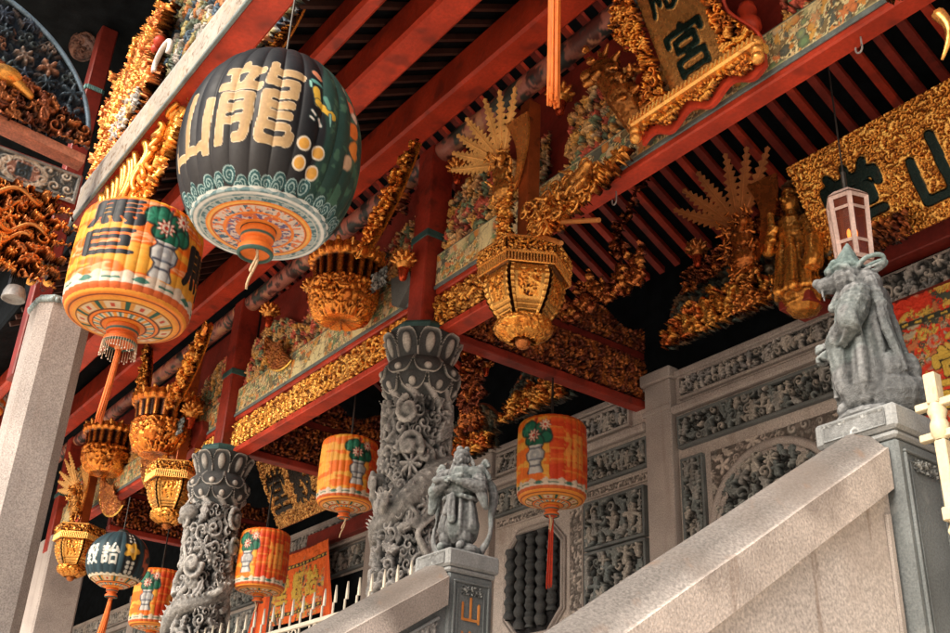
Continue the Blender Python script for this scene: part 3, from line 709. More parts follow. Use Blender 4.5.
# beyond, to the left
for (x0, x1, sd) in ((-11.7, -9.75, 21), (-14.7, -12.1, 22), (-17.3, -15.1, 23), (-20.3, -17.7, 24), (-26.5, -20.7, 25)):
    framed('carved_frieze', x0, x1, 4.03, 4.24, sd, FG, STONEP, (.05, .09), .015, fm=M_GRANL)
    framed('carved_frieze', x0, x1, 3.52, 3.80, sd + 20, FG, STONED, (.06, .1), .015, .06)
    b = MB(); b.box((x0 - .05, W - .085, 3.875), (x1 + .05, W + .01, 3.96), bev=.02); obj('ledge_moulding', b, M_GRANL, wall)
    if sd != 22:
        framed('carved_panel', x0 + .1, (x0 + x1) / 2 - .08, 1.8, 3.38, sd + 40, FG, STONED, (.08, .13), .016, .07)
        framed('carved_panel', (x0 + x1) / 2 + .08, x1 - .1, 1.8, 3.38, sd + 60, FG, STONED, (.08, .13), .016, .07)
b = MB(); b.box((-14.6, W - .02, .6), (-12.2, W + .015, 3.45)); obj('door_panel', b, M_ROOF, wall)
# grey relief over the right door
b = MB(); b.box((-4.6, W - .03, 4.03), (1.5, W + .15, 4.44)); lt = obj('door_lintel', b, M_GRANL, wall)
b = MB(); carve(b, (-4.58, W - .032, 4.08), (1, 0, 0), (0, 0, 1), 4.0, .33, .05, .009, 77, SC_, STONEP, (.06, .12), 2.0); obj('lintel_relief', b, M_STONE, lt, smooth=True)
b = MB(); b.box((-4.72, W - .05, .6), (-4.62, W + .12, 4.03), bev=.01); b.box((-4.62, W - .04, .6), (-4.52, W + .12, 4.02), bev=.01); obj('door_jamb', b, M_GREY, wall)
b = MB(); b.box((-5.2, 6.96, 4.47), (1.5, 7.12, 4.66), bev=.01); single('red_lintel', b, M_DARKRED, 'dark red wooden beam directly under the large gold signboard', 'beam')
# ================================================================== LANTERNS
def face_angle(p):
    """angle about z that turns local +X towards the street where the photographer stands"""
    return math.atan2(-p[1], -p[0])
def seg(x, y, ax, ay, bx, by):
    t = np.clip(((x - ax) * (bx - ax) + (y - ay) * (by - ay)) / ((bx - ax) ** 2 + (by - ay) ** 2 + 1e-9), 0, 1)
    return np.hypot(x - ax - t * (bx - ax), y - ay - t * (by - ay))
def over(col, k, c):
    k = np.clip(k, 0, 1)[..., None]; return col * (1 - k) + np.asarray(c) * k
def draw_vase(col, u, z, sc, e):
    """potted lotus in a white vase; u, z in units of the lantern radius, centred at the vase mouth"""
    x = u / sc; y = z / sc
    def disc(cx, cy, r, c, rim=None):
        nonlocal col
        d = np.hypot(x - cx, y - cy)
        if rim is not None: col = over(col, sstep(r + .05 + e, r + .05 - e, d), rim)
        col = over(col, sstep(r + e, r - e, d), c)
    G = (.015, .13, .075); D = (.01, .03, .025)
    for cx, cy, r in ((-.34, .62, .20), (-.18, .70, .18), (.30, .42, .20), (.36, .30, .17), (.02, .16, .24), (-.2, .25, .14), (.15, .62, .14)): disc(cx, cy, r, G, D)
    for k in range(9): col = over(col, sstep(.02 + e, .02 - e, seg(x, y, -.34 + .2 * math.cos(k), .62 + .2 * math.sin(k), -.34, .62)), (.03, .22, .13))
    for cx, cy, r in ((-.06, .40, .20), (.32, .72, .18)):
        th = np.arctan2(y - cy, x - cx); d = np.hypot(x - cx, y - cy)
        pt = .75 + .25 * np.cos(9 * th)
        col = over(col, sstep(r * pt + e + .03, r * pt - e + .03, d), (.25, .02, .02)); col = over(col, sstep(r * pt + e, r * pt - e, d), (.75, .58, .45)); col = over(col, (np.sin(d * 60) > .2) * sstep(r * .8, r * .5, d), (.55, .06, .04))
    disc(.02, .93, .07, (.45, .03, .02)); col = over(col, sstep(.02 + e, .02 - e, seg(x, y, .02, .9, .0, .2)), D)
    vw = np.interp(y, [-.86, -.78, -.62, -.5, -.38, -.18, -.06, 0, .06], [.22, .24, .17, .16, .26, .29, .18, .17, .24])
    inside = (y > -.86) & (y < .06)
    col = over(col, inside * sstep(vw + .05 + e, vw + .05 - e, np.abs(x)), (.03, .035, .05)); col = over(col, inside * sstep(vw + e, vw - e, np.abs(x)), (.56, .55, .52))
    col = over(col, inside * sstep(vw * .45, vw, x) * sstep(vw + e, vw - e, np.abs(x)) * .6, (.10, .11, .14))
    for yy in (-.04, -.40, -.60): col = over(col, sstep(.03 + e, .03 - e, np.abs(y - yy)) * (np.abs(x) < vw), (.06, .07, .10))
    col = over(col, sstep(.06 + e, .06 - e, np.abs(np.hypot(x, y + .25) - .11)) * (np.abs(x) < vw) * .6, (.2, .22, .26))
    return col
def orange_base(TH, rr):
    """rings painted on the underside; rr = radius over lantern radius"""
    col = mix((.78, .20, .025), (.80, .34, .05), .5 + .5 * np.sin(rr * 34))
    pk = ((TH * 9 / (2 * PI)) % 1)
    b = (rr > .56) & (rr < .74)
    col = over(col, b * 1.0, (.62, .28, .06))
    col = over(col, b * sstep(.30, .24, np.abs(pk - .5)) * sstep(.085, .07, np.abs(rr - .65)), (.66, .52, .34))
    col = over(col, b * sstep(.10, .06, np.minimum(pk, 1 - pk)), (.02, .10, .07))
    col = over(col, b * sstep(.10, .05, np.abs(pk - .5)) * sstep(.05, .03, np.abs(rr - .65)), (.50, .06, .03))
    pk2 = ((TH * 16 / (2 * PI)) % 1); b2 = (rr > .36) & (rr < .47)
    col = over(col, b2 * sstep(.36, .30, np.abs(pk2 - .5)), (.62, .56, .42)); col = over(col, b2 * sstep(.16, .10, np.abs(pk2 - .5)), (.10, .22, .20))
    for r0 in (.35, .48, .55, .75, .87): col = over(col, sstep(.014, .007, np.abs(rr - r0)), (.08, .02, .015))
    return col
def drum_col(TH, z, R, h):
    u = np.angle(np.exp(1j * TH)); P = np.stack([u * 1.1, z / R * 3.6, u * 0], -1)
    f = fbm(P, 1.5, 7, 3); f2 = fbm(P * V3(1, 2, 1), 2.4, 17, 2)
    yel = mix((.74, .32, .03), (.80, .42, .08), f2); col = mix(yel, (.78, .16, .015), sstep(.46, .54, f))
    red = (u > .42) & (u < 2.6)
    rc = mix((.60, .050, .012), (.68, .10, .018), sstep(.4, .6, f))
    gy = np.abs(((z / R) * 3.1) % 1 - .5); gx = np.abs((u * 2.3) % 1 - .5)
    rc = over(rc, (sstep(.40, .46, gy) + sstep(.42, .46, gx) * (f2 > .5)) * .5 * (f > .38), (.74, .36, .06))
    gl = gsample(glyph('福', 96, 3), (u - .75) / .85, z / R * .8 + .5); rc = over(rc, sstep(.25, .4, gl) * .55, (.74, .38, .07))
    col = np.where(red[..., None], rc, col)
    col = draw_vase(col, u * R / R - .0, z / R - .06, .92, .03)
    return col
def trim(col, z, zb, R, TH):
    """white, green and red wavy border along the lower rim"""
    w = .045 * R * np.sin(TH * 14) * (np.sin(TH * 7 + 1) > -.6) 
    y = (z - zb) / R
    col = over(col, sstep(.22, .20, y + w / R), (.62, .50, .38)); col = over(col, sstep(.15, .13, y - w / R), (.05, .16, .12))
    col = over(col, sstep(.11, .095, y + .6 * w / R), (.66, .55, .44)); col = over(col, sstep(.05, .04, y), (.60, .12, .03))
    return col
def revolve(mb, prof, nth, colf, ribs=0, ribd=0.0, ribfade=None):
    prof = np.asarray(prof, float); TH, I = np.meshgrid(np.linspace(0, 2 * PI, nth, endpoint=False), np.arange(len(prof)))
    R = prof[I, 0]; Z = prof[I, 1]
    if ribs:
        k = np.abs(np.sin(TH * ribs / 2)) ** .6; f = ribfade(Z, R) if ribfade else 1.0; R = R * (1 - ribd * (1 - k) * f)
    mb.grid(np.stack([R * np.cos(TH), R * np.sin(TH), Z], -1), colf(TH, Z, prof[I, 0]), wrap=True); return mb
def resample(pr, n):
    pr = np.asarray(pr, float); d = np.concatenate([[0], np.cumsum(np.hypot(*np.diff(pr, axis=0).T))]); t = np.linspace(0, d[-1], n)
    return np.stack([np.interp(t, d, pr[:, 0]), np.interp(t, d, pr[:, 1])], -1)
def drum_profile(R, h):
    k = np.linspace(PI / 2, 0, 10); s = .20 * R
    top = [(.02 * R, h + .01 * R), (.45 * R, h)] + [(.80 * R + s * math.cos(a), h - s + s * math.sin(a)) for a in k]
    mid = [(R * (1 + .025 * math.sin(PI * q)), (h - s) * (1 - q) + (-h) * q) for q in np.linspace(.05, .95, 24)]
    return top + mid + [(.985 * R, -h), (.95 * R, -h - .06 * R)]
def tassel(mb, p, L, r0, r1, lean=(0, 0), strands=26, c=(.80, .17, .03), seed=0):
    rg = random.Random(seed); p = np.asarray(p, float)
    for i in range(strands):
        a = rg.uniform(0, 6.28); q = math.sqrt(rg.random()); k = np.linspace(0, 1, 9); l = L * rg.uniform(.88, 1.0)
        w = rg.uniform(-.12, .12) * r1
        x = np.stack([p[0] + q * np.cos(a) * (r0 + (r1 - r0) * k) + lean[0] * k ** 1.3 + w * np.sin(5 * k), p[1] + q * np.sin(a) * (r0 + (r1 - r0) * k) + lean[1] * k ** 1.3, p[2] - l * k], -1)
        f = rg.uniform(.75, 1.1); mb.tube(x, max(r0, r1) * .26, 5, tuple(np.array(c) * f))
    return mb
def lantern(name, R, h, colf, label, nth=360, nv=110, prof=None, basef=None, ribs=30, ribd=.02, tas=None, cord=1.0, basecol=None, neckc=(.70, .15, .03), base_prof=None, neck_r=.2, group=None, beads=False):
    t = thing(name, label, 'lantern', (0, 0, 0), group)
    b = MB(); pr = resample(prof or drum_profile(R, h), nv); revolve(b, pr, nth, colf, ribs, ribd); obj('lantern_body', b, M_LANT, t, smooth=True)
    bp = base_prof or [(.955 * R, -h - .05 * R), (.93 * R, -h - .10 * R), (.62 * R, -h - .20 * R), (.24 * R, -h - .27 * R), (.10 * R, -h - .27 * R)]
    b = MB(); revolve(b, resample(bp, 60), nth, lambda TH, Z, rr: (basef or orange_base)(TH, rr / R)); obj('painted_base', b, M_LANT, t, smooth=True)
    z0 = bp[-1][1]; n = neck_r * R; b = MB()
    npf = resample([(.9 * n, z0 + .02 * R), (n, z0 - .02 * R), (n * .92, z0 - .12 * R), (n * .70, z0 - .14 * R), (n * .72, z0 - .19 * R), (n * .98, z0 - .21 * R), (n * 1.02, z0 - .29 * R), (n * .85, z0 - .31 * R), (n * .8, z0 - .26 * R), (0.001, z0 - .22 * R)], 40)
    revolve(b, npf, 40, lambda TH, Z, rr: mix(neckc, (.05, .12, .10), sstep(.02, .04, np.abs(np.sin((Z - z0) / R * 16)) - .93) ) if True else 0); obj('neck_ring', b, M_LANT, t, smooth=True)
    zt = z0 - .27 * R
    if tas:
        L, lean, tr = tas; b = MB(); b.tube([(0, 0, zt + .05 * R), (0, 0, zt - .04 * R)], .02 * R, 6, (.7, .5, .3))
        b.ball((0, 0, zt - .08 * R), (.07 * R, .07 * R, .06 * R), (.78, .30, .12)); tassel(b, (0, 0, zt - .1 * R), L, .04 * R, tr, lean); obj('tassel', b, M_CORD, t, smooth=True)
    else:
        b = MB(); k = np.linspace(0, 1, 10); b.tube(np.stack([.02 * np.sin(k * 4), .015 * np.sin(k * 5), zt + .05 * R - k * .2], -1), .006, 6, (.6, .42, .25)); b.tube(np.stack([.03 + .02 * np.cos(k * 4), .01 * np.sin(k * 5), zt + .04 * R - k * .12], -1), .006, 6, (.62, .45, .28)); obj('loose_cord', b, M_CORD, t, smooth=True)
    if beads:
        b = MB(); rg = random.Random(3)
        for i in range(40):
            a = i * 2 * PI / 40; l = rg.uniform(.05, .10)
            b.tube([(n * math.cos(a), n * math.sin(a), zt), (n * 1.03 * math.cos(a), n * 1.03 * math.sin(a), zt - l)], .0022, 5, (.62, .45, .3))
            b.ball((n * 1.03 * math.cos(a), n * 1.03 * math.sin(a), zt - l), .0055, (.75, .6, .5), nu=6, nv=5)
        obj('bead_fringe', b, M_CORD, t, smooth=True)
    top = max(p[1] for p in (prof or drum_profile(R, h)))
    b = MB(); b.lathe([(.001, top + .09 * R), (.13 * R, top + .09 * R), (.16 * R, top + .05 * R), (.22 * R, top - .01 * R), (.2 * R, top - .05 * R)], (0, 0, 0), 20, (.08, .06, .05)); obj('top_cap', b, M_IRON, t, smooth=True)
    b = MB()
    for s in (-1, 1): b.tube([(s * .05 * R, 0, top + .07 * R), (s * .02 * R, 0, top + cord * .6), (0, 0, top + cord)], .006, 6, (.1, .08, .06))
    obj('hanging_cord', b, M_IRON, t)
    return t

# --- big yellow lantern
def yellow_col(TH, Z, rr):
    R, h = YR, YH; u = np.angle(np.exp(1j * TH)); P = np.stack([u * .8, Z / R * 4.2, u * 0], -1)
    f = fbm(P, 1.5, 7, 3); f2 = fbm(P, 3, 17, 2)
    col = mix(mix((.70, .28, .022), (.72, .35, .05), f2), (.72, .13, .010), sstep(.45, .53, f))
    col = over(col, sstep(.06, .02, np.abs(f - .66)) * .4, (.8, .62, .35))
    for ch, u0, z0, w_, h_ in (('馬', -.50, .46, 1.15, .56), ('巨', -.52, -.08, 1.05, .50), ('馬', 1.18, -.1, .9, .9), ('福', 2.6, .1, 1., 1.)):
        gl = gsample(glyph(ch, 128, 3), (u - u0) / w_ + .5, (Z / R - z0) / h_ + .5); col = over(col, sstep(.07, .13, gl), (.012, .014, .016))
    col = draw_vase(col, u - .38, Z / R - .02, .74, .025)
    return np.where((Z < h * .98)[..., None], trim(col, Z, -h, R, TH), col)
py_ = at(136, 268, 1.75); YR = 60.5 * mpp(py_); YH = .84 * YR
yl = lantern('paper_lantern', YR, YH, yellow_col, 'big orange and yellow drum lantern with black characters hanging by the granite pillar', 520, 190, ribs=36, ribd=.020, tas=(.50, (-.02, -.03), .02), cord=.28, neck_r=.27, beads=True)
place(yl, py_, face_angle(py_))

# --- big black lantern
pb_ = at(271, 152, 1.62); BR = 90 * mpp(pb_)
def egg(R, hz=1.22, cut=-.97, n=60):
    a = np.linspace(PI / 2 - .12, -PI / 2, 200); p = [(max(.02, math.cos(x)) ** (.98 if x > 0 else .68) * R, hz * R * math.sin(x)) for x in a]
    return [q for q in p if q[1] > cut * R]
def black_col(TH, Z, rr):
    R = BR; u = np.angle(np.exp(1j * TH)); z = Z / R; P = np.stack([u, z, u * 0], -1)
    f = fbm(P, 2.5, 5, 3); col = mix((.004, .005, .006), (.014, .014, .016), f)
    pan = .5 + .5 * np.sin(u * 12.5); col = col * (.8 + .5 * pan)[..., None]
    col = over(col, sstep(.1, -.75, z) * sstep(.5, -.2, u) * .22, (.12, .11, .11))  # soft glare on the lower left, painted into the colour
    col = over(col, sstep(.50, .54, u + .05 * np.sin(z * 5)) * sstep(1.75, 1.70, u), (.02, .055, .045))
    rn = fbm(P * V3(1, 1, 1), 9, 8); gp = sstep(.60, .64, u) * sstep(1.7, 1.65, u)
    col = over(col, gp * sstep(.55, .62, rn) * .8, (.06, .14, .09))
    for cx, cz, r, c in ((.98, .42, .10, (.6, .12, .06)), (1.06, .30, .08, (.65, .45, .35)), (1.02, .10, .12, (.70, .16, .03)), (1.1, -.12, .13, (.72, .22, .04)), (1.0, -.32, .10, (.55, .35, .22)), (.92, .6, .08, (.55, .4, .3))):
        d = np.hypot(u - cx, (z - cz)) + .05 * (rn - .5); col = over(col, sstep(r, r - .03, d), c)
    for ch, u0, z0, w_, h_ in (('龍', -.22, -.02, 1.05, 1.22), ('山', -1.10, -.20, .95, .95), ('龍', 2.6, .3, .9, .9)):
        g = glyph(ch, 192, 2, .3, .04); x = (u - u0) / w_ + .5 - .06 * (z - z0); y = (z - z0) / h_ + .5
        gl = gsample(g, x, y); col = over(col, sstep(.03, .06, gl), (.02, .015, .012)); col = over(col, sstep(.07, .11, gl), (.58, .47, .33)); col = over(col, sstep(.16, .22, gl), (.44, .29, .14))
        sh = sstep(.60, .8, gsample(g, x + .02, y - .02)); col = over(col, sh * .35, (.30, .19, .10))
    for cx, cz in ((.34, -.44), (.53, -.47), (.34, -.65), (.53, -.69)):
        d = np.hypot((u - cx), z - cz); col = over(col, sstep(.085, .075, d), (.66, .58, .46)); col = over(col, sstep(.066, .058, d), (.66, .33, .06))
    for (a, b_, w_, c) in (((.33, .60), (.36, .42), .05, (.62, .38, .05)), ((.36, .44), (.56, .36), .05, (.66, .40, .05)), ((.45, .56), (.50, .44), .035, (.10, .25, .2)), ((.28, .72), (.40, .70), .03, (.10, .30, .26)), ((.52, .36), (.54, .22), .014, (.25, .5, .42)), ((.32, .86), (.38, .82), .05, (.60, .22, .12)), ((.26, .62), (.25, .70), .016, (.25, .5, .42)), ((.30, .30), (.34, .27), .02, (.6, .55, .5)), ((.40, .24), (.43, .18), .02, (.6, .55, .5)), ((.29, .22), (.33, .2), .016, (.6, .55, .5))):
        d = seg(u - .06, z + .34, a[0], a[1], b_[0], b_[1]) + .02 * (rn - .5); col = over(col, sstep(w_ + .012, w_, d), (.02, .05, .05)); col = over(col, sstep(w_, w_ - .012, d), c)
    cz = -.925
    for row, (n, dz, rs) in enumerate(((19, .055, .060), (19, .015, .055), (24, -.03, .05))):
        k = (u * n / (2 * PI) + .5 * row); cx = (k - np.floor(k) - .5) * 2 * PI / n; grp = .03 * np.sin(np.floor(k) * 2.3)
        d = np.hypot(cx, (z - cz - dz - grp)); th = np.arctan2(z - cz - dz, cx); col = over(col, sstep(rs * 1.5, rs * 1.4, d), (.025, .085, .09)); col = over(col, (np.sin(th + d / rs * 9) > .45) * sstep(rs * 1.5, rs * 1.4, d), (.30, .42, .41))
    col = over(col, sstep(-.94, -.945, z), (.62, .64, .60))
    return col
def black_base(TH, rr):
    rr = rr * 1.11
    col = np.tile(np.array((.30, .38, .38)), rr.shape + (1,)); P = np.stack([np.cos(TH) * rr, np.sin(TH) * rr, rr * 0], -1); nz = fbm(P, 16, 3); n2 = fbm(P, 26, 9)
    col = over(col, sstep(.5, .54, nz) * .8, (.10, .20, .22)); col = over(col, sstep(.77, .765, rr) * sstep(.72, .73, rr), (.70, .70, .66))
    col = over(col, sstep(.70, .69, rr), (.55, .55, .50)); col = over(col, sstep(.685, .68, rr), (.34, .42, .42)); col = over(col, sstep(.685, .68, rr) * sstep(.52, .58, n2), (.07, .16, .18))
    col = over(col, sstep(.625, .62, rr), (.80, .25, .03)); col = over(col, sstep(.02, .012, np.abs(rr - .585)), (.78, .42, .10)); col = over(col, sstep(.012, .006, np.abs(rr - .555)), (.35, .05, .02))
    b = sstep(.545, .54, rr); col = over(col, b, (.62, .50, .42)); col = over(col, b * sstep(.5, .55, nz), (.05, .13, .20)); col = over(col, b * sstep(.54, .58, n2), (.68, .18, .05)); col = over(col, b * (np.sin(TH * 24) > .6) * .8, (.66, .58, .48))
    col = over(col, sstep(.42, .415, rr), (.78, .23, .03)); col = over(col, sstep(.385, .38, rr), (.64, .54, .47)); col = over(col, sstep(.385, .38, rr) * sstep(.5, .55, n2), (.14, .12, .25)); col = over(col, sstep(.385, .38, rr) * sstep(.55, .6, nz), (.62, .16, .05))
    col = over(col, sstep(.275, .27, rr), (.78, .25, .04)); col = over(col, sstep(.22, .215, rr), (.03, .06, .05))
    return col
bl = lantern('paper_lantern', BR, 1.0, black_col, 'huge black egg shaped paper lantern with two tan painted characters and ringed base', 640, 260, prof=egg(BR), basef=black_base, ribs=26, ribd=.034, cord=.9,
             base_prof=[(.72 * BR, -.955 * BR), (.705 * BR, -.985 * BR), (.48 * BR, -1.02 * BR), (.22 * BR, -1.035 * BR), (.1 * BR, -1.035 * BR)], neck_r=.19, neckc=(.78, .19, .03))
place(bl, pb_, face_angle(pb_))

# --- dark blue lantern far left
pd_ = at(118, 560, 4.15); DR = 30.5 * mpp(pd_)
def navy_col(TH, Z, rr):
    R = DR; u = np.angle(np.exp(1j * TH)); z = Z / R; P = np.stack([u, z, u * 0], -1); f = fbm(P, 2.5, 5, 3)
    col = mix((.014, .034, .046), (.03, .06, .075), f) * (.75 + .5 * (.5 + .5 * np.sin(u * 16)))[..., None]
    for ch, u0 in (('詒', -.28), ('穀', -1.0)):
        gl = gsample(glyph(ch, 96, 2), (u - u0) / .66 + .5, z / .80 + .5); col = over(col, sstep(.15, .28, gl), (.60, .60, .55))
    col = over(col, sstep(.26, .24, np.abs(u - .42)), (.012, .014, .016)); d = np.hypot(u - .42, z - .15); th = np.arctan2(z - .15, u - .42)
    col = over(col, sstep(.26, .22, d / (1 + .25 * np.cos(5 * th))), (.66, .36, .05)); col = over(col, sstep(.10, .07, d), (.7, .5, .2))
    for k in range(6): col = over(col, sstep(.07, .05, np.hypot(u - .34 - .16 * (k % 2), z + .25 + .14 * (k // 2))), (.5, .48, .42)); col = over(col, sstep(.05, .03, np.hypot(u - .34 - .16 * (k % 2), z - .45 - .12 * (k // 2))), (.5, .48, .42))
    col = over(col, sstep(.9, .95, u) * sstep(1.5, 1.4, u) * sstep(.5, .56, f), (.5, .14, .08))
    return over(col, sstep(-.60, -.62, z + .02 * np.sin(TH * 26)), (.62, .55, .42))
nv_ = lantern('paper_lantern', DR, .8, navy_col, 'round dark blue lantern with white characters and an orange base at lower left', 220, 90, prof=egg(DR, .92, -.68), ribs=26, ribd=.03, tas=(.62, (-.10, -.06), .05), cord=.45,
             base_prof=[(.74 * DR, -.63 * DR), (.72 * DR, -.70 * DR), (.45 * DR, -.86 * DR), (.2 * DR, -.92 * DR), (.1 * DR, -.92 * DR)])
place(nv_, pd_, face_angle(pd_))

# --- four orange drum lanterns (one built, three copied)
def small_col(TH, Z, rr): return np.where((Z < .26)[..., None], trim(drum_col(TH, Z, .27, .30), Z, -.30, .27, TH), drum_col(TH, Z, .27, .30))
sm = lantern('paper_lantern', .27, .30, small_col, 'orange lantern with lotus vase, hanging just left of the nearer dragon column', 260, 100, ribs=28, ribd=.035, cord=.62, group='orange drum lanterns with lotus vase', neck_r=.22)
spots = [((348, 472), 4.75, 28.5, .33, None), ((552, 460), 5.95, 34.5, -.50, 'orange and red lantern with red tassel hanging right of the standing stone warrior'),
         ((263, 560), 5.0, 25.0, -.70, 'orange and red lantern hanging below the far gold plaque'), ((157, 598), 5.0, 23.5, -.45, 'orange lantern at bottom left, lower neighbour of the dark blue lantern')]
for i, ((u_, v_), Y, rp, da, lb) in enumerate(spots):
    p = at(u_, v_, Y); o = sm if i == 0 else copy_tree(sm)
    place(o, p, face_angle(p) + da, rp * mpp(p) / .27, lb)
    if i in (1, 2):
        b = MB(); s = rp * mpp(p) / .27
        zt = -.30 - .54 * .27; tassel(b, (0, 0, zt), .55, .012, .022, (-.02, -.03), 16, (.70, .06, .02), 4); b.ball((0, 0, zt + .01), .035, (.6, .08, .03)); q = obj('red_tassel', b, M_CORD, None, smooth=True); q.parent = o
# lantern cut by the left edge of the photo
p = at(-14, 385, 2.6); o = copy_tree(sm); place(o, p, face_angle(p) + 1.2, 1.15, 'orange and green lantern cut off by the left edge of the photo')

# --- six sided glass lantern
ph = at(851, 232, 5.0); HR = 21 * mpp(ph)
t = thing('glass_lantern', 'six sided glass lantern in a pinkish wooden frame above the right stone statue', 'lantern', ph)
b = MB(); hh = 35 * mpp(ph)
def hexp(r, z, ph0=.2): a = np.arange(6) * PI / 3 + ph0; return np.stack([ph[0] + r * np.cos(a), ph[1] + r * np.sin(a), np.full(6, ph[2] + z)], -1)
T0, T1 = hexp(HR * .94, hh), hexp(HR * .80, -hh)
for i in range(6):
    j = (i + 1) % 6; b.tube([T0[i], T1[i]], .018, 4)
    for f in (0, .2, .74, 1): b.tube([T0[i] * (1 - f) + T1[i] * f, T0[j] * (1 - f) + T1[j] * f], .016 if f in (0, 1) else .011, 4)
b.add(np.concatenate([hexp(HR * 1.06, hh + .012), hexp(HR * .7, hh + .055)]), [[i, (i + 1) % 6, (i + 1) % 6 + 6, i + 6] for i in range(6)], None); b.add(np.concatenate([hexp(HR * .7, hh + .055), [ph + V3(0, 0, hh + .10)]]), None, [[i, (i + 1) % 6, 6] for i in range(6)])
b.add(np.concatenate([hexp(HR * .84, -hh - .03), [ph + V3(0, 0, -hh - .03)]]), None, [[(i + 1) % 6, i, 6] for i in range(6)])
obj('wooden_frame', b, M_WOODP, t)
for i in range(6):
    j = (i + 1) % 6; b = MB(); c0 = ph + V3(0, 0, 0); q = [T0[i], T0[j], T1[j], T1[i]]; q = [p + (V3(ph[0], ph[1], p[2]) - p) * .06 for p in q]; b.add(q, [[3, 2, 1, 0]]); obj('glass_pane', b, M_GLASS, t)
b = MB(); b.ball(ph + V3(0, 0, -.03), (.012, .012, .035)); o = obj('lit_bulb', b, M_FLAME, t, smooth=True)
b = MB(); b.tube([ph + V3(0, 0, hh + .09), ph + V3(0, 0, zb(ph[1]) - ph[2])], .006, 6); obj('hanging_wire', b, M_IRON, t)
b = MB(); b.tube([ph + V3(0, 0, hh + .06), ph + V3(0, 0, hh + .22)], .016, 8); obj('wire_cap', b, M_IRON, t)

# --- orange tassel hanging from a lantern above the frame
pt = at(554, 48, 2.9); b = MB(); rg = random.Random(5)
tassel(b, pt + V3(0, 0, .62), 1.02, .030, .030, (.0, 0), 42, (.85, .20, .03), 5)
t = thing('lantern_tassel', 'long orange thread tassel hanging down from the top edge of the photo', 'tassel', pt + V3(0, 0, -.4)); obj('threads', b, M_CORD, t, smooth=True)
b = MB(); b.ball(pt + V3(0, 0, .66), (.05, .05, .07), (.8, .2, .05)); b.tube([pt + V3(0, 0, .7), V3(pt[0], pt[1], zf(pt[1]) + .03)], .008, 6, (.6, .2, .05)); obj('knot', b, M_CORD, t, smooth=True)

# --- iron hooks under the beams
def hook(p, label):
    b = MB(); k = np.linspace(-.4, 3.6, 16); p = np.asarray(p, float)
    b.tube([p, p + V3(0, 0, -.07)], .006, 6); b.tube(np.stack([p[0] + .022 * np.cos(k) - .022, 0 * k + p[1], p[2] - .07 - .035 * np.sin(k)], -1), .006, 6); single('iron_hook', b, M_LAMP, label, 'hook', 'iron hooks under the beams')
hook(at(859, 27, 4.58) * [1, 1, 0] + [0, 0, 4.45], 'small iron hook under the long painted beam, upper right')
hook(at(616, 186, 4.60) * [1, 1, 0] + [0, 0, 4.45], 'small iron hook under the painted beam right of the gold phoenix bracket')
hook(V3(py_[0] + .05, 1.72, 4.38), 'iron hook under the leftmost beam holding the yellow lantern')

# --- spotlight on the left
ps = at(16, 288, 1.25); t = thing('spotlight', 'small grey spotlight with finned back at the left edge', 'spotlight', ps)
b = MB(); b.lathe([(.001, .02), (.06, .0), (.075, -.04), (.08, -.09), (.072, -.095), (.06, -.07), (.001, -.06)], ps, 24); obj('lamp_shade', b, M_LAMP, t, smooth=True, auto=35)
b = MB()
for i in range(9): b.box((ps[0] - .05, ps[1] - .05 + i * .0115, ps[2] + .0), (ps[0] + .05, ps[1] - .046 + i * .0115, ps[2] + .10), bev=.001)
obj('cooling_fins', b, M_IRON, t)
b = MB(); b.tube([ps + V3(0, 0, .08), ps + V3(0, .02, .16), ps + V3(-.1, .06, .26)], .012, 6); obj('bracket_arm', b, M_IRON, t)
# ================================================================== GILDED ORNAMENT
ALLK = ['curl', 'leaf', 'leaf', 'flower', 'fig', 'cloud']
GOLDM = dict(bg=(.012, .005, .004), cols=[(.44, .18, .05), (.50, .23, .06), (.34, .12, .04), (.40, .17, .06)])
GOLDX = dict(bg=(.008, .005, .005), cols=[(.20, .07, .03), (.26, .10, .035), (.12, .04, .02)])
def humps(n, lo=.55, ph=0.): return lambda s, t: t < lo + (1 - lo) * np.abs(np.sin(PI * n * s + ph)) ** .7
# --- polychrome friezes over the front beams
def frieze(x0, x1, label, seed, n, cell=.0085):
    t = thing('carved_frieze', label, 'frieze', ((x0 + x1) / 2, 4.6, 4.87), 'carved friezes above the painted beams')
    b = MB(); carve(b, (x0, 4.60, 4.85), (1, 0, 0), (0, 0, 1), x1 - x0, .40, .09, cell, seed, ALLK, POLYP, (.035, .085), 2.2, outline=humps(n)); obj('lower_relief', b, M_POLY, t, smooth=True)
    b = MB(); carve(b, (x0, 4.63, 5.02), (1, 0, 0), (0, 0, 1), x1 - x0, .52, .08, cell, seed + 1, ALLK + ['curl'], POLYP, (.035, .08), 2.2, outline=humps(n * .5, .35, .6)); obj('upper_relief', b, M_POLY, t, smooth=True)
    b = MB(); k = np.linspace(0, 1, 160); z = 4.85 + .40 * (.55 + .45 * np.abs(np.sin(PI * n * k)) ** .7); b.tube(np.stack([x0 + (x1 - x0) * k, k * 0 + 4.57, z], -1), .012, 6, (.48, .36, .24)); obj('rim', b, M_POLY, t, smooth=True)
    return t
frieze(-6.9, -5.50, 'carved frieze of foliage left of the golden phoenix, above the painted beam', 51, 2)
frieze(-5.25, -4.05, 'carved green and gold frieze between golden phoenix and upright plaque', 52, 2)
frieze(-3.15, -1.0, 'carved frieze at top right beyond the upright gold plaque', 53, 3)
frieze(-10.9, -7.25, 'carved frieze above the beam joining the two dragon columns', 54, 5)
frieze(-17.4, -11.25, 'farthest carved frieze at lower left above the far painted beam', 55, 7, .013)

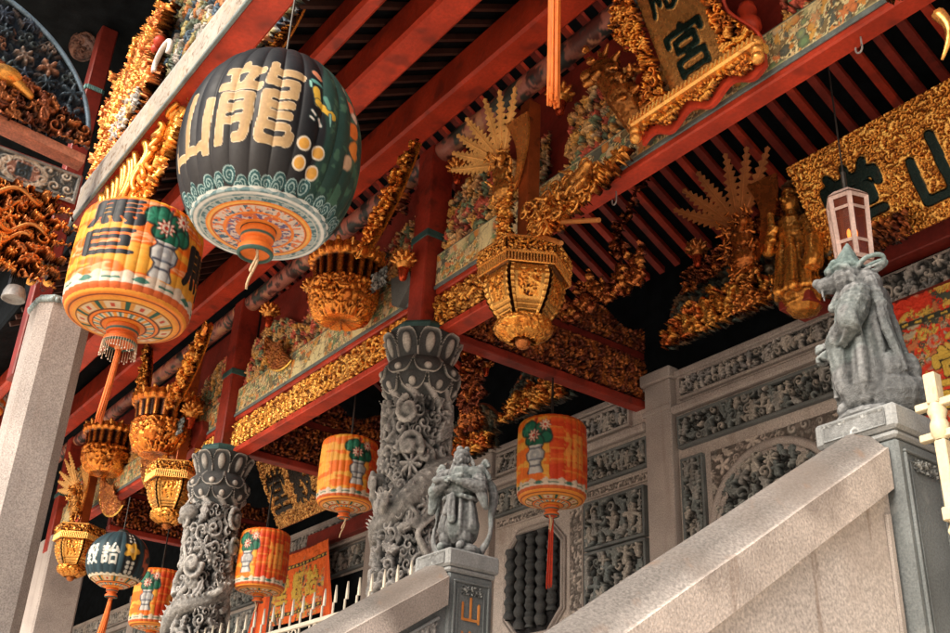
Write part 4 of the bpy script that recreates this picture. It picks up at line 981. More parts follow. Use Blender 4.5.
def serrated(mb, base, tip, w, N, c, bend=.0, nt=11):
    """one flat saw-edged tail feather"""
    base = np.asarray(base, float); tip = np.asarray(tip, float); d = tip - base; L = np.linalg.norm(d); d /= L; N = unit(N); s = np.cross(N, d)
    pl, pr = [], []
    for i in range(nt):
        f = i / nt; ww = w * (.75 + .5 * math.sin(PI * min(1, f * 1.1))) * (1 - .55 * f ** 3)
        for q, m in ((0, .48), (.72, 1.12)):
            g = (i + q) / nt; o = bend * L * math.sin(g * PI * .5) ** 2
            pl.append((g * L, -ww * m + o)); pr.append((g * L, ww * m + o))
    poly = np.array(pl + [(L, bend * L)] + pr[::-1])
    mb.prism(poly, base - N * .006, d, s, .012, c)
    k = np.linspace(0, 1, 8); cc = base + d * (k * L)[:, None] + s * (bend * L * np.sin(k * PI / 2) ** 2)[:, None] + N * .008; mb.tube(cc, w * .22 * (1 - .7 * k), 5, tuple(np.array(c) * 1.15))
def gold_sculpt(mb, vox, seed, dark=(.05, .014, .008), light=(.66, .36, .10), nz=.004): return sculpt(mb, vox, seed, nz, 45, 1, dark, light, cav=70)
def phoenix(label, p, s, fan=(-70, 16, 7), c=(.60, .34, .11), wing=1, lv=(.66, .36, .10), N=(0.25, -1, -.25)):
    t = thing('golden_phoenix', label, 'bird carving', p, 'golden phoenix carvings')
    p = np.asarray(p, float); N = unit(N); X = unit(np.cross(V3(0, 0, 1), N)); Z = np.cross(N, X)
    X = -X if X[0] < 0 else X
    for i in range(fan[2]):
        a = math.radians(fan[0] + (fan[1] - fan[0]) * i / (fan[2] - 1)); d = X * math.sin(a) + Z * math.cos(a); L = s * (.62 + .20 * math.cos(a * .9))
        b = MB(); serrated(b, p + d * s * .10 + N * .004 * i, p + d * L * 1.12 + N * .004 * i, s * .060, N, tuple(np.array(c) * (.9 + .04 * i)), bend=.06 * (1 if i < fan[2] / 2 else -1)); obj('tail_feather', b, M_FEATH, t)
    b = MB(); rg = random.Random(int(s * 1000)); D = -Z * .25 + X * .1
    b.ball(p - Z * s * .10 + N * .05, np.array((.13, .10, .22)) * s); b.ball(p - Z * s * .32 + N * .06, np.array((.15, .12, .14)) * s)
    b.cap(p - Z * s * .05 + N * .07, p + X * s * .1 + N * .2 * s - Z * .02 * s, .055 * s, .04 * s); b.ball(p + X * s * .12 + N * .23 * s, .055 * s); b.cap(p + X * s * .14 + N * .26 * s, p + X * s * .18 + N * .32 * s - Z * .03 * s, .02 * s, .006 * s)
    for _ in range(110):
        q = p + X * rg.uniform(-.17, .17) * s + Z * rg.uniform(-.48, .16) * s + N * rg.uniform(.05, .15) * s; e = q + X * rg.uniform(-.06, .06) * s + Z * rg.uniform(-.08, .08) * s + N * .04 * s; b.cap(q, e, .022 * s, .009 * s, n=6)
    obj('phoenix_body', gold_sculpt(b, .0068, 3, light=lv), M_GOLD, t, smooth=True)
    for sd in ((1,) if wing == 1 else (-1, 1)):
        k = np.linspace(0, 1, 16); a = -.15 + .75 * k; out = np.stack([sd * (.14 + .30 * np.sin(k * PI * .52)) , -.38 + .86 * k], -1); inn = np.stack([sd * (.13 + .10 * np.sin(k * PI)), -.30 + .74 * k], -1)
        b = MB(); b.prism(np.concatenate([out, inn[::-1]]) * s, p + N * .03, X, Z, .035 * s, tuple(np.array(c) * .75)); obj('wing', b, M_GOLD, t)
    return t
def hexpend(label, ctr, s, pal=GOLDY, seed=1, cell=.0065, post=True):
    """six sided gilded hanging post end: cornice with fringe, curved body panels, leafy tip"""
    ctr = np.asarray(ctr, float); t = thing('hanging_pendant', label, 'pendant', ctr + V3(0, 0, -.36 * s), 'golden hanging pendants')
    def ring(r, z): a = np.arange(6) * PI / 3; return [ctr + V3(r * math.cos(x) * s, r * math.sin(x) * s, z * s) for x in a]
    co_ = MB(); co_.lathe([(.001, .335 * s), (.345 * s, .335 * s), (.345 * s, .315 * s), (.30 * s, .31 * s), (.30 * s, .16 * s), (.24 * s, .13 * s), (.10 * s, .10 * s), (.10 * s, .05 * s)], ctr, 6, (.40, .19, .06)); corn = obj('cornice', co_, M_GOLDB, t)
    A, B = ring(.345, .20), ring(.345, .325)
    fr = MB()
    for i in range(6):
        j = (i + 1) % 6; U = A[j] - A[i]; L = np.linalg.norm(U); U /= L; Vv = V3(0, 0, 1)
        carve(fr, A[i] + V3(0, 0, .01 * s), U, Vv, L, .10 * s, .022, cell, seed + i, ['curl', 'leaf'], pal, (.02, .034), 2.2)
        n = 15; nrm = np.cross(U, Vv)
        for k in range(n):
            q = A[i] + U * (k + .5) / n * L; fr.tube([q + V3(0, 0, .01 * s) + nrm * .004, q + V3(0, 0, -.08 * s) + nrm * .006], .0075 * s, 5, (.66, .40, .13))
        fr.tube([A[i] + V3(0, 0, .005), A[j] + V3(0, 0, .005)], .011 * s, 6, (.70, .44, .15)); fr.tube([B[i], B[j]], .013 * s, 6, (.66, .38, .12)); fr.tube([A[i] + V3(0, 0, -.078 * s), A[j] + V3(0, 0, -.078 * s)], .006 * s, 5, (.62, .36, .11))
    obj('fringe', fr, M_GOLD, corn, smooth=True, auto=40)
    prof = [(.265, .13), (.285, .06), (.272, -.02), (.235, -.11), (.185, -.19), (.15, -.235)]
    core = MB(); core.lathe([(r * .93 * s, z * s) for r, z in prof] + [(.001, -.24 * s)], ctr, 6, (.16, .06, .02)); obj('core', core, M_GOLDB, t)
    for i in range(6):
        pn = MB(); a0, a1 = i * PI / 3, (i + 1) * PI / 3; nx = int(.27 * s / cell) + 6; ny = int(.40 * s / cell) + 6
        rg = random.Random(seed * 31 + i); H, C = stamp(nx, ny, rg, ['fig', 'fig', 'leaf', 'curl'], (.028 * s / cell, .055 * s / cell), 2.0, 3)
        S, T = np.meshgrid(np.linspace(0, 1, nx), np.linspace(0, 1, ny)); zz = -.235 + .365 * T; rr = np.interp(zz, [q[1] for q in prof[::-1]], [q[0] for q in prof[::-1]])
        mh = np.hypot((S - .5) / .30, 0 * T); win = (np.abs(S - .5) < .29) & (T > .34) & (T < .88)
        lowb = (T > .06) & (T < .30)
        h = np.where(win, H * .8 - .1, .62); h = np.where(lowb, .45 + .25 * np.sin(T * 70), h); d = np.minimum(S, 1 - S); h = np.where(d < .09, .6 + .4 * np.abs(np.sin(T * 26)), h)
        cols = mix(pal['bg'], np.array(pal['cols'])[C % 3], sstep(.05, .45, H)); col = np.where(win[..., None], cols, np.array((.70, .43, .13)) * (.75 + .3 * h[..., None]))
        Pa = np.stack([np.cos(a0) * rr, np.sin(a0) * rr, zz], -1); Pb = np.stack([np.cos(a1) * rr, np.sin(a1) * rr, zz], -1); am = (a0 + a1) / 2
        P = (Pa * (1 - S[..., None]) + Pb * S[..., None]) * s + np.array((math.cos(am), math.sin(am), 0)) * (h * .030 * s)[..., None] + ctr
        pn.grid(P, col); obj('body_panel', pn, M_GOLD, t, smooth=True)
    tip = MB(); nth, nz = int(1.0 * s / cell), int(.2 * s / cell)
    rg = random.Random(seed + 90); H, C = stamp(nth, nz, rg, ['leaf', 'leaf', 'curl'], (.03 * s / cell, .05 * s / cell), 2.4, 3); T = np.linspace(0, 1, nz)[:, None]; th = np.linspace(0, 2 * PI, nth, endpoint=False)[None]
    R = (.165 + .035 * np.sin(T * PI) - .10 * T ** 2 + .035 * H) * s; P = np.stack([R * np.cos(th), R * np.sin(th), (-.225 - .15 * T + 0 * th) * s], -1) + ctr
    tip.grid(P, mix(pal['bg'], np.array(pal['cols'])[C % 3], sstep(.05, .5, H)), wrap=True); tip.ball(ctr + V3(0, 0, -.375 * s), .06 * s, (.3, .12, .04)); obj('leafy_tip', tip, M_GOLD, t, smooth=True)
    if post:
        b = MB(); b.box(ctr + V3(-.045, -.05, .335 * s), ctr + V3(.075, .07, 1.75), c=(.25, .08, .03)); obj('hanging_post', b, M_GOLDB, t)
        b = MB(); carve(b, ctr + V3(-.20, -.06, .335 * s), (1, 0, 0), (0, 0, 1), .17, .62, .08, .0075, seed + 5, ['flower', 'blob', 'flower', 'leaf'], GOLDP if pal is GOLDY else pal, (.025, .045), 2.6); obj('fruit_garland', b, M_GOLD, t, smooth=True)
    return t
pp1 = at(524, 296, 4.33); hexpend('largest golden six sided pendant hanging below the phoenix near photo centre', pp1, 1.0, seed=2)
pp2 = at(172, 494, 4.33); hexpend('golden six sided pendant close left of the farther dragon column', pp2, .98, seed=5, cell=.009)
pp3 = at(76, 551, 4.33); hexpend('golden six sided pendant farthest left beside the granite pillar', pp3, .98, seed=8, cell=.011)
phoenix('golden phoenix with fan of saw edged tail feathers above the large pendant', at(505, 166, 4.22), .70)
phoenix('darker golden phoenix with upright tail feathers in the shaded back, left of the signboard', at(742, 232, 6.3), .86, fan=(-52, 22, 6), c=(.34, .12, .035), lv=(.50, .19, .05), wing=1, N=(.3, -1, -.1))
phoenix('small golden phoenix fan farthest left, beside the near granite pillar', at(80, 492, 4.2), .75, fan=(-75, -25, 5))

def basket(label, p, R, H, seed, cell=.008):
    p = np.asarray(p, float); t = thing('flower_basket', label, 'carving', p + V3(0, 0, -H / 2), 'gilded flower baskets')
    nth, nz = int(2 * PI * R / cell), int(H / cell); T = np.linspace(0, 1, nz)[:, None]; th = np.linspace(0, 2 * PI, nth, endpoint=False)[None]
    rg = random.Random(seed); Hh, C = stamp(nth, nz, rg, ['flower', 'leaf', 'blob', 'curl'], (.04 / cell, .085 / cell), 2.2, 4)
    slat = .5 + .5 * np.cos(th * 18); up = sstep(.52, .56, T)
    h = Hh * (1 - up) + up * slat * .35 * (T < .84) + (T >= .84) * (.4 + .6 * np.abs(np.cos(th * 12)))
    R_ = R * (np.interp(T, [0, .08, .3, .6, .84, .9, 1], [.45, .72, .88, .90, .95, 1.02, 1.0])) + .055 * h
    P = np.stack([R_ * np.cos(th), R_ * np.sin(th), (T - .5) * H + 0 * th], -1) + p
    col = mix(GOLDP['bg'], np.array(GOLDP['cols'])[C], sstep(.05, .5, h)); b = MB(); b.grid(P, col, wrap=True)
    b.grid(np.stack([P[0], P[0] * .0 + p + V3(0, 0, -H * .46)]), np.stack([col[0], col[0] * .4]), wrap=True); b.grid(np.stack([P[-1] * 0 + p + V3(0, 0, H * .44), P[-1]]), np.stack([col[-1] * .3, col[-1]]), wrap=True)
    obj('basket_body', b, M_GOLD, t, smooth=True)
    b = MB()
    for i in range(16):
        a = i * 2 * PI / 16; q = p + V3(R * .98 * math.cos(a), R * .98 * math.sin(a), H * .47); b.cap(q, q + V3(.05 * math.cos(a), .05 * math.sin(a), .05), .042 * R / .3, .02, (.64, .36, .11))
    obj('petal_rim', b, M_GOLD, t, smooth=True)
    b = MB(); b.tube([p + V3(0, .05, H * .3), p + V3(0, .3, H * .5)], .10, 8, (.3, .08, .03)); obj('support_arm', b, M_GOLDB, t)
    return t
basket('gilded basket of flowers with slatted rim, upper one beside the red post', at(344, 290, 4.15), .31, .68, 3)
basket('gilded basket of flowers below the yellow lantern, right of its tassel', at(163, 428, 4.15), .37, .74, 4, .011)
basket('gilded flower basket half hidden behind the orange tassel of the yellow lantern', at(108, 452, 4.3), .34, .66, 9, .013)

def leafboard(name, label, cat, a, b_, w, seed, pal=GOLDP, N=(.2, -1, -.15), cell=.008, m=None, group=None, kinds=('curl', 'leaf', 'blob', 'flower'), pw=.65, depth=.08):
    """long pointed carved wing from point a to point b_"""
    a = np.asarray(a, float); b_ = np.asarray(b_, float); d = b_ - a; L = np.linalg.norm(d); d /= L; N = unit(np.asarray(N) - d * np.dot(N, d)); U = np.cross(d, N)
    mb = MB(); carve(mb, a - U * w / 2, U, d, w, L, depth, cell, seed, list(kinds), pal, (w * .16, w * .30), 2.4, outline=lambda s, t: np.abs(s - .5) < .5 * np.clip(np.sin(PI * np.clip(t * .92 + .06, 0, 1)), 0, 1) ** pw * (.82 + .18 * np.sin(t * 40)))
    bk = MB(); k = np.linspace(0.02, .98, 14); ww = w * .4 * np.sin(PI * np.clip(k * .92 + .06, 0, 1)) ** pw
    poly = np.concatenate([np.stack([-ww, k * L], -1), np.stack([ww, k * L], -1)[::-1]]); mb.prism(poly[::-1], a - N * .02, U, d, .018, tuple(np.array(pal['cols'][0]) * .5))
    return single(name, mb, m or M_GOLD, label, cat, group, smooth=True, auto=50)
WG = 'gilded wing brackets'
leafboard('wing_bracket', 'long gilded carved wing rising right of the black lantern', 'bracket', at(362, 258, 4.1), at(420, 140, 3.95), .24, 3, group=WG)
leafboard('wing_bracket', 'long gilded carved wing rising above the basket below the yellow lantern', 'bracket', at(172, 408, 4.05), at(212, 322, 3.95), .33, 4, group=WG, cell=.01)
leafboard('wing_bracket', 'gilded carved upright wing behind the cord of the yellow lantern tassel', 'bracket', at(142, 420, 4.1), at(150, 340, 4.1), .30, 5, group=WG, cell=.011, pal=GOLDP)
leafboard('wing_bracket', 'gilded carved wing behind the top of the big black lantern', 'bracket', at(270, 60, 2.35), at(312, -14, 2.35), .17, 6, group=WG, cell=.006)
leafboard('wing_bracket', 'gilded carved piece left of the black lantern base', 'bracket', at(196, 262, 3.4), at(208, 222, 3.4), .26, 7, group=WG)

def crescent(label, c, r0, a0, a1, w, seed, N=(.1, -1, -.1), pal=GOLDM, edge=(.66, .50, .14), cell=.009):
    """curved carved board with a plain bright rim"""
    c = np.asarray(c, float); N = unit(N); X = unit(np.cross(V3(0, 0, 1), N)); X = X if X[0] > 0 else -X; Z = unit(np.cross(N, X)); Z = Z if Z[2] > 0 else -Z
    t = thing('crescent_bracket', label, 'bracket', c, 'crescent carved brackets')
    na, nr = max(8, int(abs(a1 - a0) * r0 / cell)), max(6, int(w / cell)); rg = random.Random(seed); H, C = stamp(na, nr, rg, ['curl', 'leaf', 'flower'], (.03 / cell, .055 / cell), 2.0, 4)
    A, T = np.meshgrid(np.linspace(a0, a1, na), np.linspace(0, 1, nr)); wd = w * np.sin(PI * (A - a0) / (a1 - a0)) ** .6; R = r0 - wd * (1 - T)
    P = c + (R * np.cos(A))[..., None] * X + (R * np.sin(A))[..., None] * Z + (H * .05)[..., None] * N; b = MB(); b.grid(P, mix(pal['bg'], np.array(pal['cols'])[C], sstep(.05, .5, H))); obj('carved_field', b, M_GOLDB, t, smooth=True)
    b = MB(); k = np.linspace(a0, a1, 40); b.tube(c + (r0 * np.cos(k))[:, None] * X + (r0 * np.sin(k))[:, None] * Z + N * .02, .020 * np.sin(PI * np.linspace(.06, .94, 40)) ** .5, 8, edge); obj('rim', b, M_GOLD, t, smooth=True)
    return t
crescent('gold rimmed crescent board with carving, over the middle of the beam between columns', at(285, 338, 4.45), .36, math.radians(160), math.radians(300), .33, 1)
crescent('gold rimmed crescent board left of the lower flower basket', at(162, 452, 4.45), .50, math.radians(155), math.radians(300), .44, 2, cell=.012)
crescent('gold rimmed crescent board behind the small gold pendant far left', at(118, 480, 4.45), .50, math.radians(160), math.radians(305), .42, 3, cell=.012)

def lotus(label, p, r, pal=(.62, .32, .09), up=1, m=None, group='gilded lotus knobs'):
    p = np.asarray(p, float); b = MB(); b.ball(p, (r * .62, r * .62, r * .7), tuple(np.array(pal) * .7))
    for row, (n, el, rr) in enumerate(((9, -.1, .85), (8, .45, .8), (6, .95, .72))):
        for i in range(n):
            a = 2 * PI * (i + .5 * row) / n; d = V3(math.cos(a) * math.cos(el), math.sin(a) * math.cos(el), math.sin(el) * up); b.cap(p + d * r * .35, p + d * r * rr + V3(0, 0, .12 * r * up), r * .28, r * .12, tuple(np.array(pal) * (.8 + .1 * row)), n=7)
    b.cap(p - V3(0, 0, .6 * r * up), p - V3(0, 0, 1.2 * r * up), r * .4, r * .3, (.30, .05, .02))
    return single('lotus_knob', b, m or M_GOLD, label, 'knob', group, smooth=True)
lotus('gilded lotus knob behind the phoenix tail, left of it', at(458, 168, 4.5), .12)
lotus('gilded lotus knob directly under the hanging orange tassel', at(560, 96, 4.45), .13)
lotus('small gilded lotus knob left of the red square post', at(404, 262, 4.3), .13)
lotus('gilded lotus knob above the left crescent board between columns', at(270, 312, 4.35), .13)
lotus('gilded lotus knob above the right end of the crescent board between columns', at(312, 288, 4.35), .13)
lotus('gilded lotus knob right of the lower flower basket', at(192, 412, 4.3), .15)
lotus('gilded lotus knob over the far painted beam, right of near granite pillar', at(92, 452, 4.4), .15)
lotus('small gold knob high under the dark cross beam right of the nearer column', at(486, 364, 5.4), .085, (.40, .17, .05))
lotus('small gold knob left of another, just right of the nearer capital', at(466, 376, 5.4), .07, (.36, .14, .05))
lotus('gold lotus knob on the left of the shaded back carving', at(697, 250, 6.5), .12, (.42, .18, .06))
# dark corbel blocks beside the posts
def corbel(label, p, m):
    p = np.asarray(p, float); b = MB(); b.prism(np.array([(-.16, .16), (.16, .10), (.2, -.02), (.02, -.2), (-.1, -.14)]), p, (1, 0, 0), (0, 0, 1), -.2, (.06, .075, .085)); 
    t = thing('corbel_block', label, 'corbel', p, 'slanted corbel blocks'); obj('block', b, m, t)
    b = MB(); carve(b, p + V3(-.12, -.205, -.1), (1, 0, 0), (0, 0, 1), .26, .2, .03, .009, 4, ['curl', 'leaf'], STONED, (.03, .05), 2); obj('carved_face', b, M_POLY, t, smooth=True); return t
corbel('dark slanted corbel block left of the red post over the nearer column', at(399, 288, 4.42), M_GREY)
corbel('dark slanted corbel block beside the post over the farther column', at(196, 432, 4.42), M_DARKRED)
# carved brackets either side of the upper posts
def bracket(name, label, P0, U, Vv, W_, H_, seed, pal, outline, cell=.008, depth=.10, m=None, kinds=ALLK, rad=(.035, .08), cat='bracket', group=None, hole=None, N=None):
    b = MB(); carve(b, P0, U, Vv, W_, H_, depth, cell, seed, list(kinds), pal, rad, 2.4, outline=outline, hole=hole); return single(name, b, m or M_GOLD, label, cat, group, smooth=True)
bracket('arm_bracket', 'dark gilded carved arm left of the red post, above the corbel', at(384, 250, 4.35), (1, 0, 0), (0, 0, 1), .42, .5, 61, GOLDD, lambda s, t: (t > .25 + .3 * np.sin(s * 3)) & (t < .95), m=M_GOLDB)
def spirals(b, c, U, Vv, n, sp, sz, seed, rt=.013):
    rg = random.Random(seed); U = unit(U); Vv = unit(Vv); N = np.cross(U, Vv)
    for _ in range(n):
        x, y = rg.uniform(-1, 1) * sp[0], rg.uniform(-1, 1) * sp[1]; s = rg.uniform(*sz); d = rg.choice([-1, 1]); w = rg.uniform(0, 6.3); k = np.linspace(0, 1, 22); r = s * (1 - .8 * k); a = w + d * k * rg.uniform(7, 9.5)
        b.tube(c + x * U + y * Vv + (r * np.cos(a))[:, None] * U + (r * np.sin(a))[:, None] * Vv + (.03 * k + rg.uniform(-.03, .02))[:, None] * N, rt * (1 - .35 * k), 6)
# openwork corner bracket right of the large pendant, with two projecting rods
t = thing('corner_bracket', 'gilded openwork dragon bracket right of the large pendant under the painted beam', 'bracket', pp1 + V3(.3, 0, .4))
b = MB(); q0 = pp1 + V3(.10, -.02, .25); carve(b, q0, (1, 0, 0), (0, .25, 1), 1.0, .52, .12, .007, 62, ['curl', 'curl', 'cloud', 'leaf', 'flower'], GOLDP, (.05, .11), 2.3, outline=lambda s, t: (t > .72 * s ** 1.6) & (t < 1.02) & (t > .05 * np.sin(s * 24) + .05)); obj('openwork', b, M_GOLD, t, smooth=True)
b = MB(); rg = random.Random(9); hp = q0 + V3(.62, -.10, .30)
b.ball(hp, (.11, .08, .08)); b.cap(hp + V3(.05, -.04, 0), hp + V3(.2, -.08, .03), .055, .035); b.cap(hp + V3(.05, -.04, -.05), hp + V3(.16, -.08, -.07), .035, .02)
for s in (-1, 1): b.cap(hp + V3(.02, .04 * s - .03, .06), hp + V3(-.12, .05 * s - .02, .15), .02, .006)
for i in range(20): w0 = hp + V3(rg.uniform(-.45, .05), rg.uniform(-.05, .02), rg.uniform(-.14, .10)); b.cap(w0, w0 + V3(rg.uniform(-.1, .1), -.03, rg.uniform(-.06, .06)), .022, .008, n=6)
spirals(b, q0 + V3(.42, -.10, .26), V3(1, 0, .12), V3(0, 0, 1), 30, (.42, .15), (.035, .07), 4)
obj('dragon_head', gold_sculpt(b, .0065, 5), M_GOLD, t, smooth=True)
b = MB(); b.tube([q0 + V3(.18, -.05, .10), q0 + V3(.48, -.12, -.12)], .018, 8, (.4, .2, .07)); b.tube([q0 + V3(.40, -.05, .12), q0 + V3(.80, -.06, -.06)], .018, 8, (.4, .2, .07)); obj('rod', b, M_GOLDB, t)

# ================================================================== UPRIGHT PLAQUE
tp = thing('upright_plaque', 'upright gold plaque with dark green characters in a carved frame on the painted beam', 'plaque', at(700, 70, 4.3))
c0 = at(704, 98, 4.40) * [1, 1, 0] + [0, 0, 4.67]; Vn = unit(V3(0, -.42, .91)); X_ = V3(1, 0, 0)
def plq(s, t, H, C):
    u = (s - .5) * .50; v = t * 1.5; G = fbm(np.stack([u, v, u * 0], -1), 60, 3)
    h = .1 + .12 * G; col = mix((.42, .24, .08), (.62, .40, .16), G)
    for ch, v0 in (('順', .72), ('宮', .26), ('正', 1.18)):
        gl = gsample(glyph(ch, 160, 4, .3, .03), u / .40 + .5, (v - v0) / .42 + .5); k = sstep(.18, .24, gl); h = h + .9 * sstep(.14, .3, gl); col = over(col, sstep(.10, .16, gl), (.60, .38, .13)); col = over(col, k, (.012, .035, .035))
    return h, col
b = MB(); carve(b, c0 - X_ * .25 + Vn * .02, X_, Vn, .50, 1.5, .014, .0045, 1, ['blob'], GOLDP, (.02, .03), .2, extra=plq); obj('inscribed_board', b, M_GOLD, tp, smooth=True)
for sd in (-1, 1):
    b = MB(); x0 = .25 if sd > 0 else -.25 - .26
    carve(b, c0 + X_ * x0 + Vn * .0, X_, Vn, .26, 1.55, .09, .006, 5 + sd, ['curl', 'curl', 'leaf', 'flower'], GOLDP, (.04, .08), 2.4, outline=(lambda s, t, sd=sd: (s if sd > 0 else 1 - s) < .70 + .28 * np.sin(t * 15 + 1.2))); f = obj('carved_frame', b, M_GOLD, tp, smooth=True)
    b = MB(); k = np.linspace(0, 1, 60); e = (.70 + .28 * np.sin(k * 15 + 1.2)) * .26; xx = (.25 + e) * sd; nn = np.cross(X_, Vn); b.tube(c0 + xx[:, None] * X_ + (k * 1.55)[:, None] * Vn + nn * .01, .014, 6, (.34, .025, .015)); obj('red_rim', b, M_RED, f, smooth=True)
b = MB(); b.box((c0[0] - .58, 4.28, 4.60), (c0[0] + .52, 4.44, 4.67), bev=.015, c=(.62, .40, .14))
for i in range(30): b.tube([(c0[0] - .57 + i * .037, 4.275, 4.615), (c0[0] - .555 + i * .037, 4.275, 4.66)], .008, 5, (.72, .48, .17))
st = obj('stand_shelf', b, M_GOLD, tp)
b = MB(); carve(b, (c0[0] - .5, 4.36, 4.45), X_, (0, 0, 1), .98, .17, .05, .006, 9, ['curl', 'leaf'], GOLDP, (.03, .05), 2.4, outline=lambda s, t: t > .30 + .25 * np.sin(s * 19)); obj('shelf_carving', b, M_GOLD, st, smooth=True)
b = MB(); k = np.linspace(0, 1, 40); lo_ = 4.60 + .04 * np.sin(k * 19); poly = np.concatenate([np.stack([k * 1.06 - .54, lo_ - 4.5 - .05], -1), np.stack([k * 1.06 - .54, lo_ - 4.5 + .045], -1)[::-1]]); b.prism(poly, (c0[0], 4.40, 4.42), X_, (0, 0, 1), .03); obj('red_scallop', b, M_RED, st)
for sx in (-.56, .5):
    b = MB()
    for i in range(3): b.ball((c0[0] + sx, 4.33, 4.64 - .06 * i), .045, (.62, .36, .11))
    obj('scroll_end', b, M_GOLD, st, smooth=True)
# red knobs and gilded lion beside the plaque
for (u_, v_, lb) in ((644, 92, 'round red knob left of the upright plaque'), (748, 22, 'red upright peg right of the upright plaque')):
    q = at(u_, v_, 4.45); b = MB(); b.lathe([(.001, .16), (.05, .14), (.065, .08), (.05, .03), (.08, -.01), (.085, -.06), (.06, -.1), (.001, -.1)], q, 20); single('turned_finial', b, M_RED, lb, 'knob', 'red knobs by the plaque', smooth=True)
t = thing('gilded_lion', 'gilded lion head carving on a curved neck left of the upright plaque', 'lion carving', at(615, 90, 4.3))
b = MB(); h0 = at(604, 72, 4.22); h1 = at(640, 125, 4.38)
b.cap(h1, at(622, 95, 4.28), .10, .12); b.cap(at(622, 95, 4.28), h0, .11, .10); b.ball(h0, .105); b.cap(h0, h0 + V3(-.10, -.08, -.02), .07, .05); b.cap(h0 + V3(0, -.02, -.05), h0 + V3(-.10, -.08, -.09), .045, .03)
rg = random.Random(2)
for i in range(46):
    f = rg.random(); q = h0 * (1 - f) + h1 * f + np.array([rg.gauss(0, .07) + .06, rg.gauss(0, .05) - .03, rg.gauss(0, .07) + .04]); b.cap(q, q + np.array([rg.uniform(0, .08), -.02, rg.uniform(-.06, .06)]), .035, .014, n=6)
for s in (-1, 1): b.cap(h0 + V3(.02, -.03, .08), h0 + V3(.05 + .05 * s, -.05, .16), .03, .012)
obj('lion_body', gold_sculpt(b, .009, 6, light=(.52, .25, .075)), M_GOLD, t, smooth=True)
# gilded dragon scroll cut off at the top right corner
t = thing('hanging_scroll', 'gilded cloud scroll with a thin curved tail at the top right corner', 'carving', at(925, 8, 4.2))
b = MB(); carve(b, at(886, 22, 4.2), (1, 0, .02), (0, 0, 1), .5, .42, .14, .006, 71, ['curl', 'cloud', 'curl'], GOLDP, (.05, .10), 2.3, outline=lambda s, t: np.hypot((s - .5) / .5, (t - .6) / .62) < 1 + .06 * np.sin(10 * s)); obj('scroll_cloud', b, M_GOLD, t, smooth=True)
b = MB(); k = np.linspace(0, 1, 14); q0 = at(938, 14, 4.15); q1 = at(942, 60, 4.15); cc = q0 * (1 - k[:, None]) + q1 * k[:, None]; cc[:, 0] += .05 * np.sin(k * PI); b.tube(cc, .035 * (1 - .8 * k), 8, (.62, .36, .12)); obj('curved_tail', b, M_GOLD, t, smooth=True)

# ================================================================== SHADED BACK CARVINGS
def backcarve(label, P0, W_, H_, seed, n, pal=GOLDD, cell=.009, extra_fl=True, cat='frieze'):
    t = thing('back_carving', label, cat, np.asarray(P0) + V3(W_ / 2, 0, 0), 'dark carvings in the shaded back')
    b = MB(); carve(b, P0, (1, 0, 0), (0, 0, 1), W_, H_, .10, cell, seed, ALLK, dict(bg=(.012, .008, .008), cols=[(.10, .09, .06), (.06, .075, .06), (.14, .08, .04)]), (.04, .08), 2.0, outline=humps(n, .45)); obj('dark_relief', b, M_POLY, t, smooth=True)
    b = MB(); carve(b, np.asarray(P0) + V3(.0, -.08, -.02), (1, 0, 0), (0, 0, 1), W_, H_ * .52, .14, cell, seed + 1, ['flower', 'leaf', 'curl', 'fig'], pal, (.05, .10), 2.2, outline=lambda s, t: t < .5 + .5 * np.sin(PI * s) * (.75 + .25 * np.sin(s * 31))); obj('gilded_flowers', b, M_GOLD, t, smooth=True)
    b = MB(); k = np.linspace(0, 1, 50); b.tube(np.asarray(P0) + np.stack([W_ * k, 0 * k - .04, H_ * (.45 + .55 * np.abs(np.sin(PI * n * k)) ** .7)], -1), .02, 6, (.20, .07, .03)); obj('rim', b, M_GOLDB, t, smooth=True)
    return t
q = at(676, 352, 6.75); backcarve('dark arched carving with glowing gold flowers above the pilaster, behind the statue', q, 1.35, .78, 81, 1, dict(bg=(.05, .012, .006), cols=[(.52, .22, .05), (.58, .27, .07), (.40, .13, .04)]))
q = at(676, 310, 6.8); bracket('gilded_branch', 'row of gilded branches along the top of the shaded back carving', at(688, 300, 6.6), (1, 0, 0), (0, 0, 1), 1.2, .5, 82, GOLDD, lambda s, t: np.abs(t - .25 - .5 * s) < .24, cat='carving')
bracket('gilded_garland', 'gilded garland column under the darker back phoenix', at(738, 318, 6.5), (1, 0, 0), (0, 0, 1), .34, .72, 83, dict(bg=(.04, .012, .006), cols=[(.44, .18, .05), (.5, .23, .07)]), lambda s, t: np.abs(s - .5) < .35 + .15 * np.sin(t * 17), cat='carving')
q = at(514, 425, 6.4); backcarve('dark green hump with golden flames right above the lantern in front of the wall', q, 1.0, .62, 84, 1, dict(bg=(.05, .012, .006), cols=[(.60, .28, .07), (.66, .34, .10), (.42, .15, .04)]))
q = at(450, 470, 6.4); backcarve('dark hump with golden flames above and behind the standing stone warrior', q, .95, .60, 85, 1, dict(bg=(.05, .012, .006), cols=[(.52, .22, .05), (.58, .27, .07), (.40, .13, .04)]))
bracket('gilded_branch', 'bent gilded branch hanging in the dark right of the large pendant', at(600, 300, 5.6), (1, 0, 0), (0, 0, 1), .75, 1.0, 86, GOLDD, lambda s, t: np.abs(s - .22 - .55 * t - .12 * np.sin(t * 9)) < .10 + .05 * np.sin(t * 23), kinds=('leaf', 'blob', 'curl'), rad=(.05, .09), cat='carving')
